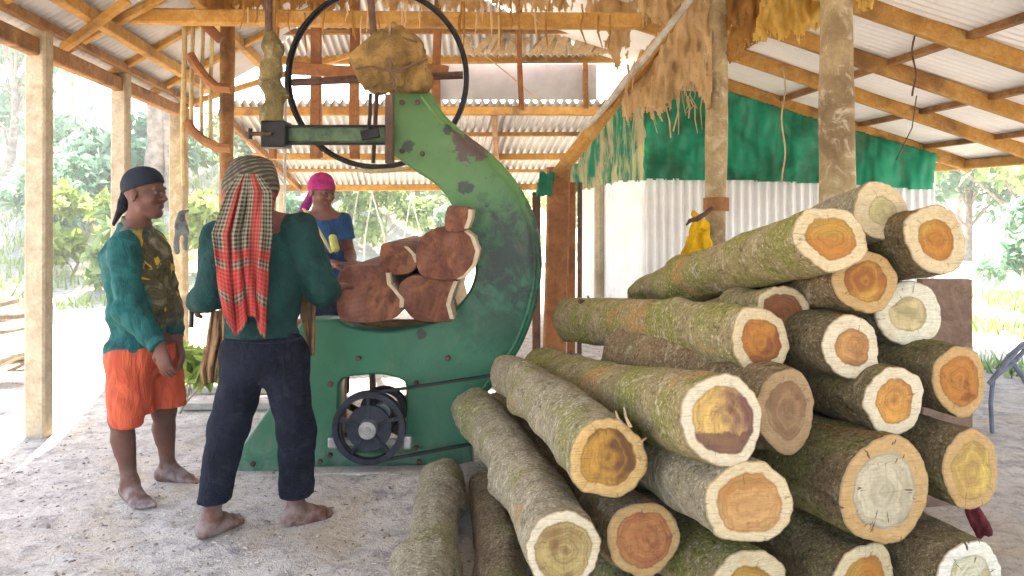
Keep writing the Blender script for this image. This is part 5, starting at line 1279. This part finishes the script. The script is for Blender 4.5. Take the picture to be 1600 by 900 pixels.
# slender saplings in the bright gap
sp=None
for i,px in enumerate((566,597,628,655,545)):
    Y=15+i*.6; b0=G(px,Y)
    o=empty('sapling',(b0.x,Y,0)); tag(o,'slim bare sapling in the bright clearing seen through the saw throat','sapling','saplings in the clearing')
    MB().tube([b0,b0+V(.05,0,.9),b0+V(.18*(-1)**i,0,1.7),b0+V(.3*(-1)**i,0,2.3)],[.025,.02,.015,.008],6).build('trunk',M['greywood'],o,True)
    leaves('crown',[(b0+V(.2*(-1)**i,0,2.3),(.35,.35,.3))],120,.16,LM[0],o)
# grass at right, one mass
def grass(name,x0,x1,y0,y1,n,h,lab,mat):
    x=rng.uniform(x0,x1,n); y=rng.uniform(y0,y1,n); keep=np.array([noise.noise(V(a*.7,b*.7,1))>-.05 for a,b in zip(x,y)]); x=x[keep];y=y[keep]; n=len(x)
    z=np.array([gh(a,b) for a,b in zip(x,y)]); a=rng.uniform(0,6.28,n); L=h*rng.uniform(.5,1.4,n); w_=.012+.012*rng.random(n)
    v=np.empty((n,3,3)); v[:,0]=np.stack([x-w_*np.cos(a),y-w_*np.sin(a),z],1); v[:,1]=np.stack([x+w_*np.cos(a),y+w_*np.sin(a),z],1)
    v[:,2]=np.stack([x+rng.normal(0,.35,n)*L,y+rng.normal(0,.35,n)*L,z+L],1)
    me=bpy.data.meshes.new(name); me.from_pydata(v.reshape(-1,3).tolist(),[],(np.arange(n)[:,None]*3+np.arange(3)).tolist())
    at=me.attributes.new('tone','FLOAT','POINT'); at.data.foreach_set('value',np.repeat(rng.random(n),3).astype(np.float32))
    o=link(name,me,mat); tag(o,lab,'grass',kind='stuff')
grass('grass',4.2,12,6.2,13,16000,.14,'pale green grass growing in the sunlight right of the log pile',LM[0])
grass('grass',-14,-4.5,11,20,7000,.18,'weedy grass covering the sunlit bank at left',LM[2])
# blue-grey bent branches at the right edge
o=empty('dead_branch',G(1590,5.0)); tag(o,'bluish grey dead branches leaning in at the right edge beside the pile','branch')
for pts,r in (([(1545,600),(1565,575),(1590,545),(1625,520)],.016),([(1552,590),(1580,570),(1600,548),(1630,535)],.014),([(1560,575),(1575,555),(1598,535)],.008),([(1578,560),(1600,590),(1625,640),(1640,690)],.018),([(1552,590),(1548,630),(1551,682)],.014)):
    MB().tube([P(x,y,4.9) for x,y in pts],r,7,jit=.1).build('branch',plain('bluegrey_bark',(.16,.17,.21),.8,0,.3,9,.3),o,True)
# haze volume added to wash out and brighten the background
hz=MB().box((0,42,6.4),(176,142,15)); n=NT('washout_haze'); pv=n.n('ShaderNodeVolumePrincipled',ins={'Color':(1,.99,.95,1),'Density':HAZE,'Anisotropy':.3})
n.t.links.new(pv.outputs[0],n.out.inputs['Volume']); o=hz.build('haze',n.m); tag(o,kind='stuff')


if False:
    for a in range(len(LOGS)):
        for b in range(a+1,len(LOGS)):
            i,A,B,r1,r2=LOGS[a]; j,A2,B2,q1,q2=LOGS[b]; w_=(9,0)
            for y in np.arange(2,4.4,.1):
                if A.y<=y<=B.y and A2.y<=y<=B2.y:
                    t=(y-A.y)/(B.y-A.y); u=(y-A2.y)/(B2.y-A2.y); d=(A.lerp(B,t)-A2.lerp(B2,u)).length-(r1+(r2-r1)*t)-(q1+(q2-q1)*u); w_=min(w_,(round(d,3),round(y,1)))
            if w_[0]<-.01: print('OVER',i,j,w_)
    for (i,A,B,r1,r2) in LOGS: print('LOG',i,[round(x,2) for x in A],[round(x,2) for x in B],round(r1,3),r2)
